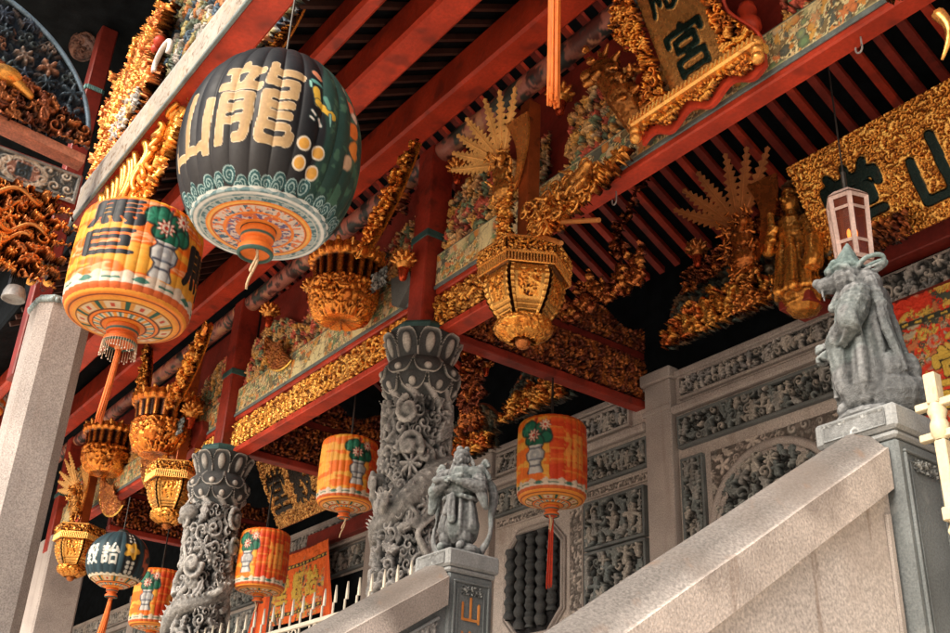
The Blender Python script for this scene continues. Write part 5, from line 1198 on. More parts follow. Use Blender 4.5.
bracket('gilded_branch', 'cluster of dim gilded leaves above the dark cross beam', at(568, 332, 5.6), (1, 0, 0), (0, 0, 1), 1.0, .5, 87, dict(bg=(.03, .01, .006), cols=[(.38, .15, .05), (.45, .2, .06), (.3, .1, .04)]), lambda s, t: (t < .45 + .4 * np.sin(s * 5) ** 2 + .1 * np.sin(s * 40)) & (t > .08 * np.sin(s * 30) + .08), kinds=('leaf', 'blob', 'curl'), rad=(.05, .09), cat='carving')
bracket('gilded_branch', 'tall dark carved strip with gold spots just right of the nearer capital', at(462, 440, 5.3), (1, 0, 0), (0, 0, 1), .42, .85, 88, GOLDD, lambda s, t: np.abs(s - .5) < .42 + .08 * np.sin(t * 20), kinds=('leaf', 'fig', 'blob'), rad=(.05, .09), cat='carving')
# ================================================================== LEFT PORCH CORNER
LY = 1.6
pil = at(61, 316, LY); px0 = pil[0]
t = thing('granite_pillar', 'tall near granite pillar with chamfered corners at the left edge', 'pillar', (px0, LY, -1.6))
b = MB(); hw, ch = .185, .075
oct8 = [(-hw, -hw + ch), (-hw + ch, -hw), (hw - ch, -hw), (hw, -hw + ch), (hw, hw - ch), (hw - ch, hw), (-hw + ch, hw), (-hw, hw - ch)]
b.prism(np.array(oct8), (px0, LY, -1.6), (1, 0, 0), (0, 1, 0), 1.6 + 3.40); obj('shaft', b, M_GRANL, t)
b = MB(); b.prism(np.array(oct8) * 1.03, (px0, LY, 3.40), (1, 0, 0), (0, 1, 0), .05, (.2, .26, .27))
for i in range(8):
    p, q = np.array(oct8[i]) * 1.04, np.array(oct8[(i + 1) % 8]) * 1.04; n = 5
    for k in range(n): w0 = p + (q - p) * (k + .5) / n; b.ball((px0 + w0[0], LY + w0[1], 3.415), .022, (.24, .30, .31), nu=8, nv=6)
obj('beaded_rim', b, M_POLY, t, smooth=True, auto=40)
# red strut over the pillar
px0_, px0 = px0, at(88, 110, 1.74)[0]; b = MB(); b.box((px0 - .09, 1.66, 3.46), (px0 + .09, 1.82, 7.2), bev=.01); t = thing('red_post', 'dark red post rising from the near granite pillar at left', 'post', (px0, 1.74, 3.46)); obj('post_body', b, M_DARKRED, t)
for z in (at(82, 172, 1.68)[2], at(97, 75, 1.68)[2]):
    b = MB()
    for i in range(10): b.ball((px0 - .08 + i * .018, 1.65, z), (.013, .013, .028), (.10, .22, .22), nu=8, nv=6)
    for i in range(9): b.ball((px0 + .095, 1.67 + i * .016, z), (.013, .013, .028), (.10, .22, .22), nu=8, nv=6)
    b.box((px0 - .096, 1.652, z - .02), (px0 + .096, 1.828, z + .02), c=(.05, .13, .13)); obj('teal_collar', b, M_POLY, t, smooth=True, auto=40)
px0 = px0_
# leftmost beam with white painted board
bx0 = at(72, 215, LY)[0]
t = thing('painted_beam', 'leftmost beam, red below with a whitish painted board on its side', 'beam', (-5.0, 1.7, 4.38), 'painted beams between the stone columns')
b = MB(); b.box((bx0, LY + .006, 4.385), (.5, 1.82, 4.68), bev=.015); obj('beam_body', b, M_RED, t)
def wb(s, t, H, C):
    P = np.stack([s * 8, t * .28, s * 0], -1); a = fbm(P, 3, 2); base = mix((.38, .34, .29), (.48, .44, .39), a)
    w_ = fbm(P * V3(1, 1.6, 1), 9, 4, 3); ln = sstep(.030, .010, np.abs(w_ - .5)) + sstep(.02, .008, np.abs(fbm(P, 15, 8) - .45)) * .6
    base = over(base, ln * .9, (.17, .10, .05)); base = over(base, sstep(.58, .66, fbm(P, 12, 12)) * .5, (.42, .34, .24)); base = over(base, sstep(.10, .06, np.minimum(t, 1 - t)) * .8, (.42, .42, .40)); return H * 0, base
b = MB(); carve(b, (bx0 - .02, LY - .004, 4.375), (1, 0, 0), (0, 0, 1), 7.0, .30, .003, .0075, 3, ['leaf'], POLYP, (.03, .05), .1, extra=wb); obj('painted_board', b, M_PAINT, t, smooth=True)
b = MB(); b.box((bx0 - .02, LY - .02, 4.345), (.5, LY + .004, 4.372), bev=.004); obj('grey_edge_strip', b, M_STRIP, t)
# golden strand bracket under that beam
t = thing('corner_bracket', 'yellow gold carved bracket with hanging scroll strands behind the yellow lantern', 'bracket', (px0 + .5, LY, 3.5))
b = MB(); carve(b, (px0 + .12, LY + .16, 3.46), (1, 0, 0), (0, .0, 1), 1.55, .90, .09, .0065, 15, ['leaf', 'leaf', 'curl'], GOLDY, (.05, .12), 2.6, outline=lambda s, t: t > .02 + .98 * s ** 2.2); obj('openwork', b, M_GOLD, t, smooth=True)
b = MB(); rg = random.Random(12)
for i in range(34):
    f = rg.random(); x0 = px0 + .15 + 1.3 * f; k = np.linspace(0, 1, 16); z1 = 3.5 + .85 * f ** 2.0 + rg.uniform(0, .1); z0 = 4.34
    P = np.stack([x0 + .10 * np.sin(k * 5 + rg.uniform(0, 6)) * k + .05 * k, LY + .08 - rg.uniform(0, .05) + .02 * np.sin(k * 6), z0 + (z1 - z0) * k], -1); b.tube(P, .026 * (1 - .3 * k), 7, (.56, .30, .08))
obj('hanging_strands', b, M_GOLD, t, smooth=True)
# carved boards running outwards from the pillar, facing right
XL = px0 + .10; SL = V3(0, 1, 0)
t = thing('cross_beam', 'carved grey board with cream scrolls at far left above the spotlight', 'beam', (XL, 1.0, 4.36))
b = MB(); b.box((XL - .2, -.2, 4.20), (XL, 1.50, 4.50), bev=.01); obj('beam_body', b, M_DARKRED, t)
def medal(s, tt, H, C):
    y = (s * 1.5) % .75 - .375; z = (tt - .5) * .24; r = np.hypot(y, z * 1.5); k = sstep(.2, .17, r); h = H * .6
    C = over(C, sstep(.17, .16, r) * sstep(.12, .13, r), (.44, .36, .28)); C = over(C, sstep(.115, .11, r) * .7, (.32, .14, .09)); C = over(C, sstep(.06, .05, np.abs(y)) * sstep(.06, .05, np.abs(z)), (.03, .04, .045)); return h + .4 * k, C
b = MB(); carve(b, (XL + .003, -.1, 4.225), SL, (0, 0, 1), 1.58, .25, .02, .006, 3, ['curl', 'curl'], dict(bg=(.05, .055, .055), cols=[(.36, .34, .29), (.42, .38, .32)]), (.05, .075), 1.3, extra=medal, border=.02, bcol=(.17, .16, .145)); obj('scroll_panel', b, M_POLY, t, smooth=True)
t = thing('carved_shelf', 'dark carved hump on a pinkish shelf at far left, above the scroll board', 'carving', (XL, 1.0, 4.55))
b = MB(); b.prism(np.array([(-.1, .13), (1.47, -.02), (1.47, .05), (-.1, .20)]), (XL - .1, 0, 4.60), SL, (0, 0, 1), .14, (.40, .16, .10)); obj('shelf_strip', b, M_POLY, t)
b = MB(); carve(b, (XL + .02, .0, 4.68), SL, (0, -.0, 1), 1.47, .50, .10, .007, 21, ALLK, GOLDX, (.05, .10), 2.2, outline=lambda s, t: t < .28 + .72 * np.sin(PI * np.clip(1 - s, 0, 1) * .55 + .1)); obj('carved_hump', b, M_GOLDB, t, smooth=True)
b = MB(); carve(b, (XL - .05, .1, 4.75), SL, (0, 0, 1), 1.36, 1.05, .07, .008, 22, ['flower', 'cloud', 'flower'], dict(bg=(.010, .02, .035), cols=[(.02, .035, .05), (.20, .09, .05), (.02, .03, .05), (.03, .045, .05), (.14, .10, .08)]), (.07, .13), 1.3, outline=lambda s, t: np.hypot(s - .1, t * .9) < .90); ob_ = obj('blue_arch_board', b, M_POLY, t, smooth=True)
b = MB(); k = np.linspace(0, PI / 2, 30); b.tube(np.stack([0 * k + XL, .1 + 1.36 * (.1 + .90 * np.cos(k)), 4.75 + 1.05 * .90 / .9 * np.sin(k)], -1), .02, 6, (.10, .15, .20)); obj('arch_rim', b, M_POLY, ob_, smooth=True)
b = MB(); b.ball((XL + .08, .78, 5.02), (.09, .13, .07), (.62, .34, .09)); b.cap((XL + .08, .86, 5.0), (XL + .08, .98, 4.93), .05, .03, (.62, .34, .09)); single('gold_boss', b, M_GOLD, 'smooth gold boss at the far left edge, in front of the blue arch', 'knob', smooth=True)
for (u_, v_, r, lb) in ((84, 47, .15, 'round dim carved flower cap near the top left corner'), (24, 12, .26, 'large dim carved flower cap in the top left corner')):
    q = at(u_, v_, 1.60); b = MB(); n = 60
    A, T = np.meshgrid(np.linspace(0, 2 * PI, n, endpoint=False), np.linspace(0, 1, 24)); rg = random.Random(u_); H, C = stamp(n, 24, rg, ['flower', 'curl', 'leaf'], (4, 8), 2., 4)
    R = r * np.sin(T * PI / 2); Z = r * .25 * np.cos(T * PI / 2); nn = unit(V3(.6, -.6, -.5)); X1 = unit(np.cross(nn, V3(0, 0, 1))); Y1 = np.cross(nn, X1)
    P = q + (R * np.cos(A))[..., None] * X1 + (R * np.sin(A))[..., None] * Y1 + ((Z + H * .03))[..., None] * nn
    b.grid(P, mix(POLYP['bg'], np.array([(.12, .05, .035), (.16, .07, .045), (.1, .035, .025), (.14, .08, .07)])[C], sstep(.05, .5, H)), wrap=True); single('flower_boss', b, M_POLY, lb, 'carving', 'carved flower caps', smooth=True)
# gold carving above the leftmost beam
t = thing('gold_carving', 'gold flame carving with a pale cloud scroll above the leftmost beam', 'carving', (-6.2, LY, 4.7))
g0 = at(97, 172, 1.86); b = MB(); carve(b, (g0[0], 1.90, 4.66), (1, 0, 0), (0, 0, 1), 2.6, 1.85, .15, .0075, 31, ['curl', 'leaf', 'fig', 'cloud'], GOLDM, (.07, .13), 2.3, outline=lambda s, t: (t < .98 - .10 * np.sin(s * 14)) & (s > .03 * np.sin(t * 25) + .02) & (s < .50 + .06 * np.sin(t * 16))); obj('flame_panel', b, M_GOLD, t, smooth=True)
b = MB(); carve(b, (g0[0] + .60, 1.80, 5.22), (1, 0, 0), (0, 0, 1), .62, .40, .07, .007, 32, ['curl', 'cloud'], dict(bg=(.05, .05, .055), cols=[(.46, .42, .37), (.40, .38, .36), (.48, .28, .10)]), (.06, .10), 1.8, outline=lambda s, t: np.hypot((s - .5) / .5, (t - .5) / .5) < 1 + .1 * np.sin(s * 21)); obj('pale_scroll', b, M_POLY, t, smooth=True)
b = MB(); k = np.linspace(0, 2 * PI, 40); fc = at(113, 22, 1.88); b.tube(fc + np.stack([.24 * np.cos(k), -.10 + 0 * k, .30 * np.sin(k)], -1), .035, 8, (.60, .32, .09)); obj('oval_rim', b, M_GOLD, t, smooth=True)
b = MB(); carve(b, (g0[0] + .85, 2.0, 4.66), (1, 0, 0), (0, 0, 1), 4.2, 2.2, .08, .009, 33, ['flower', 'leaf', 'curl'], dict(bg=(.02, .03, .045), cols=[(.04, .07, .10), (.22, .18, .07), (.28, .25, .22), (.34, .13, .04), (.07, .09, .06)]), (.05, .1), 2.0); obj('blue_painted_board', b, M_POLY, t, smooth=True)
b = MB(); k = np.linspace(-.5, 3.6, 30); fw = at(168, 60, 1.84); b.tube(fw + np.stack([.16 * np.cos(k), -.05 + 0 * k, .12 * np.sin(k)], -1), .022, 8, (.62, .60, .56)); obj('white_scroll', b, M_POLY, t, smooth=True)
b = MB(); q = at(160, 42, 1.84); b.ball(q, .055, (.4, .03, .02)); b.ball(q + V3(-.07, 0, -.03), .045, (.4, .03, .02)); obj('red_bead', b, M_RED, t, smooth=True)
# gold scroll dragon under the scroll board, and its hanging bells
t = thing('gold_scroll', 'gold carved mane scrolls under the far left board, over the pillar', 'carving', (XL, 1.0, 3.5))
b = MB(); carve(b, (XL - .04, .1, 3.48), SL, (0, 0, 1), 1.45, .74, .14, .006, 41, ['leaf', 'curl', 'leaf', 'flower'], dict(bg=(.02, .008, .006), cols=[(.34, .14, .04), (.28, .11, .04), (.40, .18, .05)]), (.05, .10), 2.2, outline=lambda s, t: (t > .25 - .25 * s) & (s < .98 - .12 * np.sin(t * 18) ** 2)); obj('mane_carving', b, M_GOLD, t, smooth=True)
b = MB(); rg = random.Random(3)
for i in range(5):
    z0 = rg.uniform(3.72, 4.12); k = np.linspace(0, 1, 14); y0 = rg.uniform(.7, .95); P = np.stack([XL + .10 + .03 * np.sin(k * 5 + i), y0 + k * rg.uniform(.25, .52), z0 + .05 * np.sin(k * 7 + i) + .06 * k], -1); b.tube(P, .028 * (1 - .6 * k), 6, (.36, .16, .05))
obj('mane_strands', b, M_GOLD, t, smooth=True)
b = MB(); q = at(42, 250, 1.42); b.lathe([(.001, .17), (.05, .15), (.075, .08), (.08, 0), (.05, -.05), (.001, -.06)], q, 18, (.58, .32, .09)); b.lathe([(.001, -.05), (.09, -.06), (.15, -.14), (.12, -.17), (.001, -.17)], q, 8, (.62, .36, .11))
for i in range(6): a = i * PI / 3; b.ball(q + V3(.13 * math.cos(a), .13 * math.sin(a), -.2), .045, (.6, .34, .1))
obj('bell_knob', b, M_GOLD, t, smooth=True, auto=45)
# ================================================================== SIGNBOARDS
def board_mesh(mb, P0, U, Vv, W_, H_, chars, cell, seed, gpal=((.66, .31, .06), (.88, .56, .17)), cc=(.005, .017, .019), rad=(.05, .10), kinds=('curl', 'curl', 'cloud'), cov=2.0, depth=.03, bold=5):
    def ex(s, t, H, C):
        h = H * .9; col = mix((.24, .085, .02), gpal[0], sstep(.15, .5, H)); col = mix(col, gpal[1], sstep(.5, .95, H))
        for ch, u0, v0, w, hh in chars:
            gl = gsample(glyph(ch, 192, bold, .3, .03), (s * W_ - u0) / w + .5, (t * H_ - v0) / hh + .5)
            col = over(col, sstep(.07, .10, gl), gpal[1]); h = np.where(gl > .07, .75, h); col = over(col, sstep(.14, .17, gl), cc); h = h + .5 * sstep(.12, .3, gl)
        return h, col
    carve(mb, P0, U, Vv, W_, H_, depth, cell, seed, list(kinds), GOLDP, rad, cov, extra=ex)
Vb = unit(V3(0, -.60, 1)); p0 = at(833, 270, 6.62); wd = 3.0
t = thing('signboard', 'huge gold carved signboard with dark green characters at upper right', 'signboard', p0)
n_ = np.cross(V3(1, 0, 0), Vb)
b = MB()
_c = [p0 - n_ * .06, p0 + V3(wd, 0, 0) - n_ * .06, p0 + V3(wd, 0, 0) + Vb * .90 - n_ * .06, p0 + Vb * .90 - n_ * .06]; _d = [q + n_ * .055 for q in _c]
b.add(_c + _d, [[3, 2, 1, 0], [0, 1, 5, 4], [1, 2, 6, 5], [2, 3, 7, 6], [3, 0, 4, 7]]); obj('board_back', b, M_DARKRED, t)
def b_uv(u, v):                                    # photo pixel -> board coordinates (on the board's own plane)
    r = ray(u, v); k = p0.dot(n_) / r.dot(n_); q = r * k - p0; return q[0], q.dot(Vb)
ux, uy = b_uv(858, 200); sx, sy = b_uv(944, 165)
b = MB(); board_mesh(b, p0, (1, 0, 0), Vb, wd, .90, (('堂', ux, uy, .60, .66), ('山', sx, sy, .62, .62), ('龍', sx + .95, .45, .62, .62)), .0055, 5, rad=(.03, .06), cov=2.6, kinds=('curl', 'leaf', 'curl', 'cloud')); obj('inscribed_face', b, M_GOLD, t, smooth=True)
# small carved lion foot at the board's lower left
q = at(905, 222, 6.4) * 0 + p0 + V3(.42, -.10, -.02); b = MB(); carve(b, q + V3(-.1, -.05, -.12), (1, 0, 0), (0, 0, 1), .5, .24, .1, .008, 7, ['curl', 'leaf', 'flower'], GOLDD, (.03, .06), 2.2); single('board_bracket', b, M_GOLDB, 'dark gilded bracket under the lower left edge of the big signboard', 'bracket', smooth=True)
# far gold plaque
e = [at(255, 474, 6.25), at(328, 442, 6.25)]
Vf = unit(V3(0, -.55, 1)); q0 = at(279, 530, 6.5); n2 = np.cross(V3(1, 0, 0), Vf)
t = thing('signboard', 'far gold plaque with dark characters hanging between the columns above a lantern', 'signboard', q0)
b = MB(); board_mesh(b, q0, (1, 0, 0), Vf, 2.2, 1.0, (('堂', .36, .50, .56, .66), ('穀', 1.02, .50, .62, .70), ('詒', 1.70, .50, .60, .70)), .011, 6, gpal=((.46, .27, .09), (.62, .42, .17)), cc=(.015, .015, .014), rad=(.03, .05), kinds=('curl', 'leaf'), bold=4); obj('inscribed_face', b, M_GOLD, t, smooth=True)
b = MB(); _c = [q0 - n2 * .06, q0 + V3(2.2, 0, 0) - n2 * .06, q0 + V3(2.2, 0, 0) + Vf * 1.0 - n2 * .06, q0 + Vf * 1.0 - n2 * .06]; _d = [q + n2 * .055 for q in _c]; b.add(_c + _d, [[3, 2, 1, 0], [0, 1, 5, 4], [1, 2, 6, 5], [2, 3, 7, 6], [3, 0, 4, 7]]); obj('board_back', b, M_DARKRED, t)
b = MB(); b.box((q0[0] + .1, 6.9, q0[2] - .22), (q0[0] + 3.2, 7.05, q0[2] - .02)); single('red_lintel', b, M_DARKRED, 'dark red beam under the far gold plaque', 'beam')
def folds(loc, n, zlo, zhi, amp, sd):
    """carved drapery: vertical pleats on the skirt, slanting creases on the sleeves"""
    def f(co, no):
        d = co - np.asarray(loc); a = np.arctan2(d[:, 1], d[:, 0]); w = sstep(zlo - .03, zlo + .03, d[:, 2]) * sstep(zhi + .06, zhi - .04, d[:, 2]) * (1 - sstep(.5, .8, np.abs(no[:, 2])))
        q = np.sin(n * a + .9 * np.sin(d[:, 2] * 11 + sd) + 1.6 * fbm(co, 5, 2)); q2 = np.sin(2.3 * n * a + 1.2)
        arm = sstep(zhi - .05, zhi + .05, d[:, 2]) * np.sin(d[:, 2] * 110 + 3 * a + 2 * fbm(co, 9, 3)) * sstep(zhi + .2, zhi + .14, d[:, 2])
        sc_ = sstep(zhi + .02, zhi + .05, d[:, 2]) * sstep(zhi + .16, zhi + .13, d[:, 2]) * np.abs(np.sin(a * 13 + (np.floor(d[:, 2] / .018) % 2) * 1.57)) * np.abs(np.sin(d[:, 2] * PI / .018))
        return amp * .30 * sc_ + amp * (w * (np.sign(q) * np.abs(q) ** .7 + .3 * q2) + .22 * arm)
    return f
# gilded back figure
q = at(803, 300, 6.5); t = thing('gilded_figure', 'gilded standing robed figure beside the left edge of the big signboard', 'statue', q)
b = MB(); S = 1.05
def L(x, y, z): return q + V3(x, y, z) * S
b.cap(L(0, 0, .02), L(0, -.02, .42), .17 * S, .13 * S); b.cap(L(0, -.02, .42), L(0, -.03, .62), .14 * S, .13 * S); b.ball(L(0, -.03, .86), (.075 * S, .08 * S, .095 * S)); b.cap(L(0, -.03, .70), L(0, -.03, .80), .05 * S, .045 * S)
b.ball(L(0, -.03, .95), (.065 * S, .065 * S, .05 * S)); b.cap(L(-.13, -.03, .64), L(-.19, -.1, .48), .06 * S, .05 * S); b.cap(L(-.19, -.1, .48), L(-.08, -.2, .56), .05 * S, .035 * S); b.cap(L(.13, -.03, .64), L(.21, -.06, .42), .06 * S, .055 * S); b.cap(L(.21, -.06, .42), L(.2, -.1, .22), .07 * S, .09 * S)
b.ball(L(-.05, -.2, .57), .035 * S); b.cap(L(-.08, -.19, .50), L(-.08, -.19, .72), .03, .03); b.ball(L(0, -.11, .855), .018 * S)
for s in (-1, 1): b.ball(L(.03 * s, -.105, .885), .013 * S); b.cap(L(.07 * s, -.1, .04), L(.07 * s, -.2, .03), .05 * S, .04 * S)
for i in range(14): a = -2.6 + i * .17; b.cap(L(.15 * math.cos(a), .15 * math.sin(a), .40), L(.19 * math.cos(a), .19 * math.sin(a), .04), .02, .028, n=6)
obj('body', sculpt(b, .0075, 3, .004, 40, 1, (.08, .02, .008), (.86, .46, .11), disp=folds(q, 9, .05, .50, .010, 1)), M_GOLD, t, smooth=True)
b = MB(); carve(b, q + V3(-.38, .10, -.05), (1, 0, 0), (0, 0, 1), .75, 1.25, .08, .011, 9, ['curl', 'leaf'], dict(bg=(.02, .015, .01), cols=[(.16, .10, .05), (.10, .10, .08)]), (.06, .1), 2, outline=lambda s, t: np.abs(s - .5) < .5 * np.sin(PI * np.clip(t * .9 + .1, 0, 1)) ** .5); obj('backing_flames', b, M_GOLDB, t, smooth=True)
b = MB(); b.box(q + V3(-.15, -.12, -.08), q + V3(.15, .2, -.0)); obj('base_block', b, M_DARKRED, t)

# ================================================================== EMBROIDERED HANGINGS
def banner(label, x0, x1, z0, z1, Y, chars, seed, ground, cell, gold=(.58, .38, .06)):
    t = thing('embroidered_banner', label, 'banner', ((x0 + x1) / 2, Y, z0), 'embroidered door hangings')
    W_, H_ = x1 - x0, z1 - z0; nx, ny = int(W_ / cell), int(H_ / cell); S, T = np.meshgrid(np.linspace(0, 1, nx), np.linspace(0, 1, ny)); rg = random.Random(seed)
    H, C = stamp(nx, ny, rg, ['cloud', 'curl', 'flower', 'leaf', 'leaf'], (.03 / cell, .075 / cell), 1.5, 5); P = np.stack([S * W_, T * H_, S * 0], -1)
    col = np.tile(np.array(ground), (ny, nx, 1)); col = over(col, sstep(.15, .3, H), 0) if False else col
    pal = np.array([gold, (.42, .36, .24), (.06, .07, .05), (.60, .38, .07), (.50, .16, .06)]); em = sstep(.25, .4, H) * sstep(.53, .60, fbm(P, 3.5, seed)); col = col * (1 - em[..., None]) + pal[C] * em[..., None]
    col = over(col, sstep(.35, .45, H) * sstep(.9, .8, H) * (np.sin(H * 40) > .3) * em * .6, (.05, .04, .02))
    y = T * H_
    for yy in (H_ * .80, H_ * .13): col = over(col, sstep(.030, .022, np.abs(y - yy)), (.03, .035, .025)); col = over(col, sstep(.012, .008, np.abs(y - yy)) * (np.sin(S * W_ * 60) > 0), gold)
    dr = np.zeros_like(S)
    for ch, u0, v0, w, h in chars:
        gl = gsample(glyph(ch, 128, 3), (S * W_ - u0) / w + .5, (y - v0) / h + .5); col = over(col, sstep(.06, .11, gl), (.02, .018, .012)); col = over(col, sstep(.16, .24, gl), gold); dr += .015 * sstep(.1, .3, gl)
    fold = .012 * np.sin(S * W_ * 7) * (1 - T)
    b = MB(); b.grid(np.stack([x0 + S * W_, Y - fold - dr - .02 * H, z0 + y - .02 * np.sin(S * PI)], -1), col); obj('embroidered_cloth', b, M_CLOTH, t, smooth=True)
    for sd in (-1, 1):
        b = MB(); k = np.linspace(0, 1, 26); m = np.linspace(0, 1, 12); K, Mm = np.meshgrid(k, m); xe = (x0 if sd < 0 else x1)
        xx = xe + sd * (.03 + K * (.10 + .60 * (1 - Mm) ** 1.1)); yy = Y - .03 - .05 * np.sin(K * 9) * (1 - Mm) - .06 * K; zz = z0 - .75 + (H_ + .75) * Mm - .0 * K
        g = np.stack([xx, yy, zz], -1); g = g if sd > 0 else g[:, ::-1]; b.grid(g, mix((.80, .14, .02), (.62, .08, .015), .5 + .5 * np.sin(K * 9))); obj('side_drape', b, M_CLOTH, t, smooth=True)
    b = MB(); b.box((x0 - .2, Y + .01, z1 - .02), (x1 + .2, Y + .05, z1 + .03)); obj('hanging_rod', b, M_DARKRED, t); return t
banner('red banner embroidered with gold character and clouds, right of the lion faced statue', -4.22, -1.4, 2.95, 4.03, 6.85, (('堂', .60, .42, .46, .46), ('山', 1.45, .45, .5, .5), ('龍', 2.3, .45, .5, .5)), 5, (.62, .040, .014), .0075)
banner('orange banner embroidered with gold characters behind the lower lanterns and white fence', -14.25, -12.75, 2.95, 3.92, 6.85, (('堂', .32, .48, .36, .46), ('穀', .75, .48, .36, .46), ('詒', 1.17, .48, .36, .46)), 6, (.78, .14, .020), .013)

# ================================================================== STAIR BALUSTRADES
ZT = 1.62
def post(x0, x1, y0, y1, label, chars=None):
    t = thing('stair_post', label, 'post', ((x0 + x1) / 2, (y0 + y1) / 2, .66), 'stone posts at the top of the stair')
    b = MB(); b.box((x0 + .02, y0 + .02, .40), (x1 - .02, y1 - .02, ZT - .13), bev=.012); sh = obj('shaft', b, M_GREY, t)
    b = MB(); b.box((x0 - .005, y0 - .005, ZT - .10), (x1 + .005, y1 + .005, ZT), bev=.012); b.box((x0 + .01, y0 + .01, ZT - .13), (x1 - .01, y1 - .01, ZT - .10), bev=.01); cp = obj('cap', b, M_GREY2, t)
    b = MB(); carve(b, (x0 + .035, y0 - .006, ZT - .085), (1, 0, 0), (0, 0, 1), x1 - x0 - .07, .07, .006, .004, 3, ['curl', 'cloud'], dict(bg=(.27, .28, .28), cols=[(.40, .41, .40), (.36, .37, .37)]), (.02, .035), .5, border=.006, bcol=(.20, .21, .21)); obj('cap_panel', b, M_STONE, cp, smooth=True)
    b = MB(); xf = x1 - .02; f0, f1, g0, g1 = y0 + .05, y1 - .05, .45, ZT - .17
    for (a0, a1, c0, c1) in ((f0, f1, g1 - .012, g1), (f0, f1, g0, g0 + .012), (f0, f0 + .012, g0 + .013, g1 - .013), (f1 - .012, f1, g0 + .013, g1 - .013)): b.box((xf - .001, a0, c0), (xf + .012, a1, c1), bev=.003)
    for (a0, a1, c0, c1) in ((f0 + .03, f1 - .03, g1 - .045, g1 - .038), (f0 + .03, f0 + .037, g0 + .04, g1 - .046), (f1 - .037, f1 - .03, g0 + .04, g1 - .046)): b.box((xf - .001, a0, c0), (xf + .006, a1, c1), bev=.002)
    obj('panel_moulding', b, M_GREY, sh)
    b = MB(); carve(b, (xf + .001, (f0 + f1) / 2 - .07, g1 - .075), (0, 1, 0), (0, 0, 1), .14, .05, .014, .0035, 7, ['curl', 'leaf'], dict(bg=(.13, .14, .14), cols=[(.26, .27, .26)]), (.014, .024), 1.6); obj('carved_crest', b, M_STONE, sh, smooth=True)
    if chars:
        for i, ch in enumerate(chars):
            s = .165; gy, gz = (f0 + f1) / 2, g1 - .155 - i * .185; n = 70; S, T = np.meshgrid(np.linspace(0, 1, n), np.linspace(0, 1, n)); gl = gsample(glyph(ch, 128, 2), S, T)
            b = MB(); b.grid(np.stack([xf + .002 + .004 * sstep(.1, .4, gl), gy - s / 2 + s * S, gz - s / 2 + s * T], -1), mix((.46, .15, .03), (.58, .24, .06), S), mask=gl > .2); obj('inscription', b, M_PAINT, sh, smooth=True)
    return t
M_GREY2 = mat('light_grey_stone', (.25, .26, .26), .7, n1=(4, .22), n2=(120, .2), bump=(120, .2), dirt=((.13, .14, .14), 7, .6, .5))
post(-2.43, -2.08, 3.40, 3.75, 'grey stone stair post at right carrying the lion faced statue')
post(-5.25, -4.91, 3.40, 3.75, 'dark stone stair post with two orange characters below the stone warrior', '山峯')
TS = math.tan(math.radians(32.8)); M_STEP = None
def rail(x0, x1, label, ztop, mside):
    t = thing('stair_balustrade', label, 'balustrade', ((x0 + x1) / 2, 2.0, -1.0), 'sloping stone stair balustrades')
    Y1 = 3.40; Y0 = -1.2
    def Z(y, o=0): return ztop + (y - Y1) * TS + o
    b = MB(); prof = [(x1 + .035, -.157), (x1 + .035, .0), (x1 + .02, .006), (x1 - .03, .06), (x1 - .09, .095), (x0 + .05, .10), (x0 + .01, .08), (x0 - .01, -.10)]
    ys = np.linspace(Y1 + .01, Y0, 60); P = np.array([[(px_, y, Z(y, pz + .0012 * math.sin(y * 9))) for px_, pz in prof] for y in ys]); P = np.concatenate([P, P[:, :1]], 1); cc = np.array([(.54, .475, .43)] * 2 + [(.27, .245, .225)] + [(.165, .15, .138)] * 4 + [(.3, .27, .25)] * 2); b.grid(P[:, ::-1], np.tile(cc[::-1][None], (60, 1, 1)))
    m0 = len(prof); b.add(P[0, :m0], None, c=(.3, .27, .25), t= [[0, i, i + 1] for i in range(1, m0 - 1)]); obj('coping', b, M_COPEV, t, smooth=True, auto=30)
    b = MB(); yy = [Y1 + .02, Y0]; v = []
    for x in (x0, x1 - .0): v += [(x, Y1 + .02, Z(Y1 + .02, -.158)), (x, Y0, Z(Y0, -.158)), (x, Y0, -1.6), (x, Y1 + .02, -1.6)]
    b.add(v, [[3, 2, 1, 0], [4, 5, 6, 7], [0, 1, 5, 4], [1, 2, 6, 5], [3, 0, 4, 7]]); obj('side_wall', b, mside, t)
    return t, Z
M_COPEV = mat('weathered_coping', None, .85, n1=(2.2, .25), n2=(100, .32), bump=(130, .4), dirt=((.15, .12, .10), 2.0, .52, .6), streak=((.20, .13, .09), 15, .61, .7))
M_JOINT = mat('dark_joint', (.13, .11, .10), .9)
tR, ZR = rail(-2.335, -2.165, 'broad pinkish granite stair balustrade sloping across the lower right', 1.447, M_GRANS)
# raking joint line and mortar edge on the near wall
b = MB(); 
b.box((-2.164, 3.375, -1.6), (-2.150, 3.400, 1.20), bev=.002, c=(.5, .49, .46)); obj('mortar_joint', b, M_COPE, tR)
tL, ZL = rail(-5.19, -4.945, 'grey stone stair balustrade with a carved band, descending left from the warrior post', 1.45, M_GREY)
b = MB()
ys = np.linspace(3.36, 1.2, 300); rg = random.Random(5); H, C = stamp(300, 9, rg, ['curl', 'leaf'], (3, 5), 1.8, 4); T = np.linspace(0, 1, 9)
P = np.stack([np.repeat((-4.938 + .012 * H.T[:, :])[:, :, None][..., 0], 1, 1), np.repeat(ys[:, None], 9, 1), ZL(ys)[:, None] - .30 + .085 * T[None]], -1); P = P.transpose(1, 0, 2)
b.grid(P[:, ::-1], mix((.16, .16, .155), (.36, .35, .33), sstep(.1, .6, H))[:, ::-1]); obj('carved_band', b, M_STONE, tL, smooth=True)
b = MB()
for o in (-.205, -.315): b.tube([(-4.935, 3.37, ZL(3.37) + o), (-4.935, -.5, ZL(-.5) + o)], .010, 6)
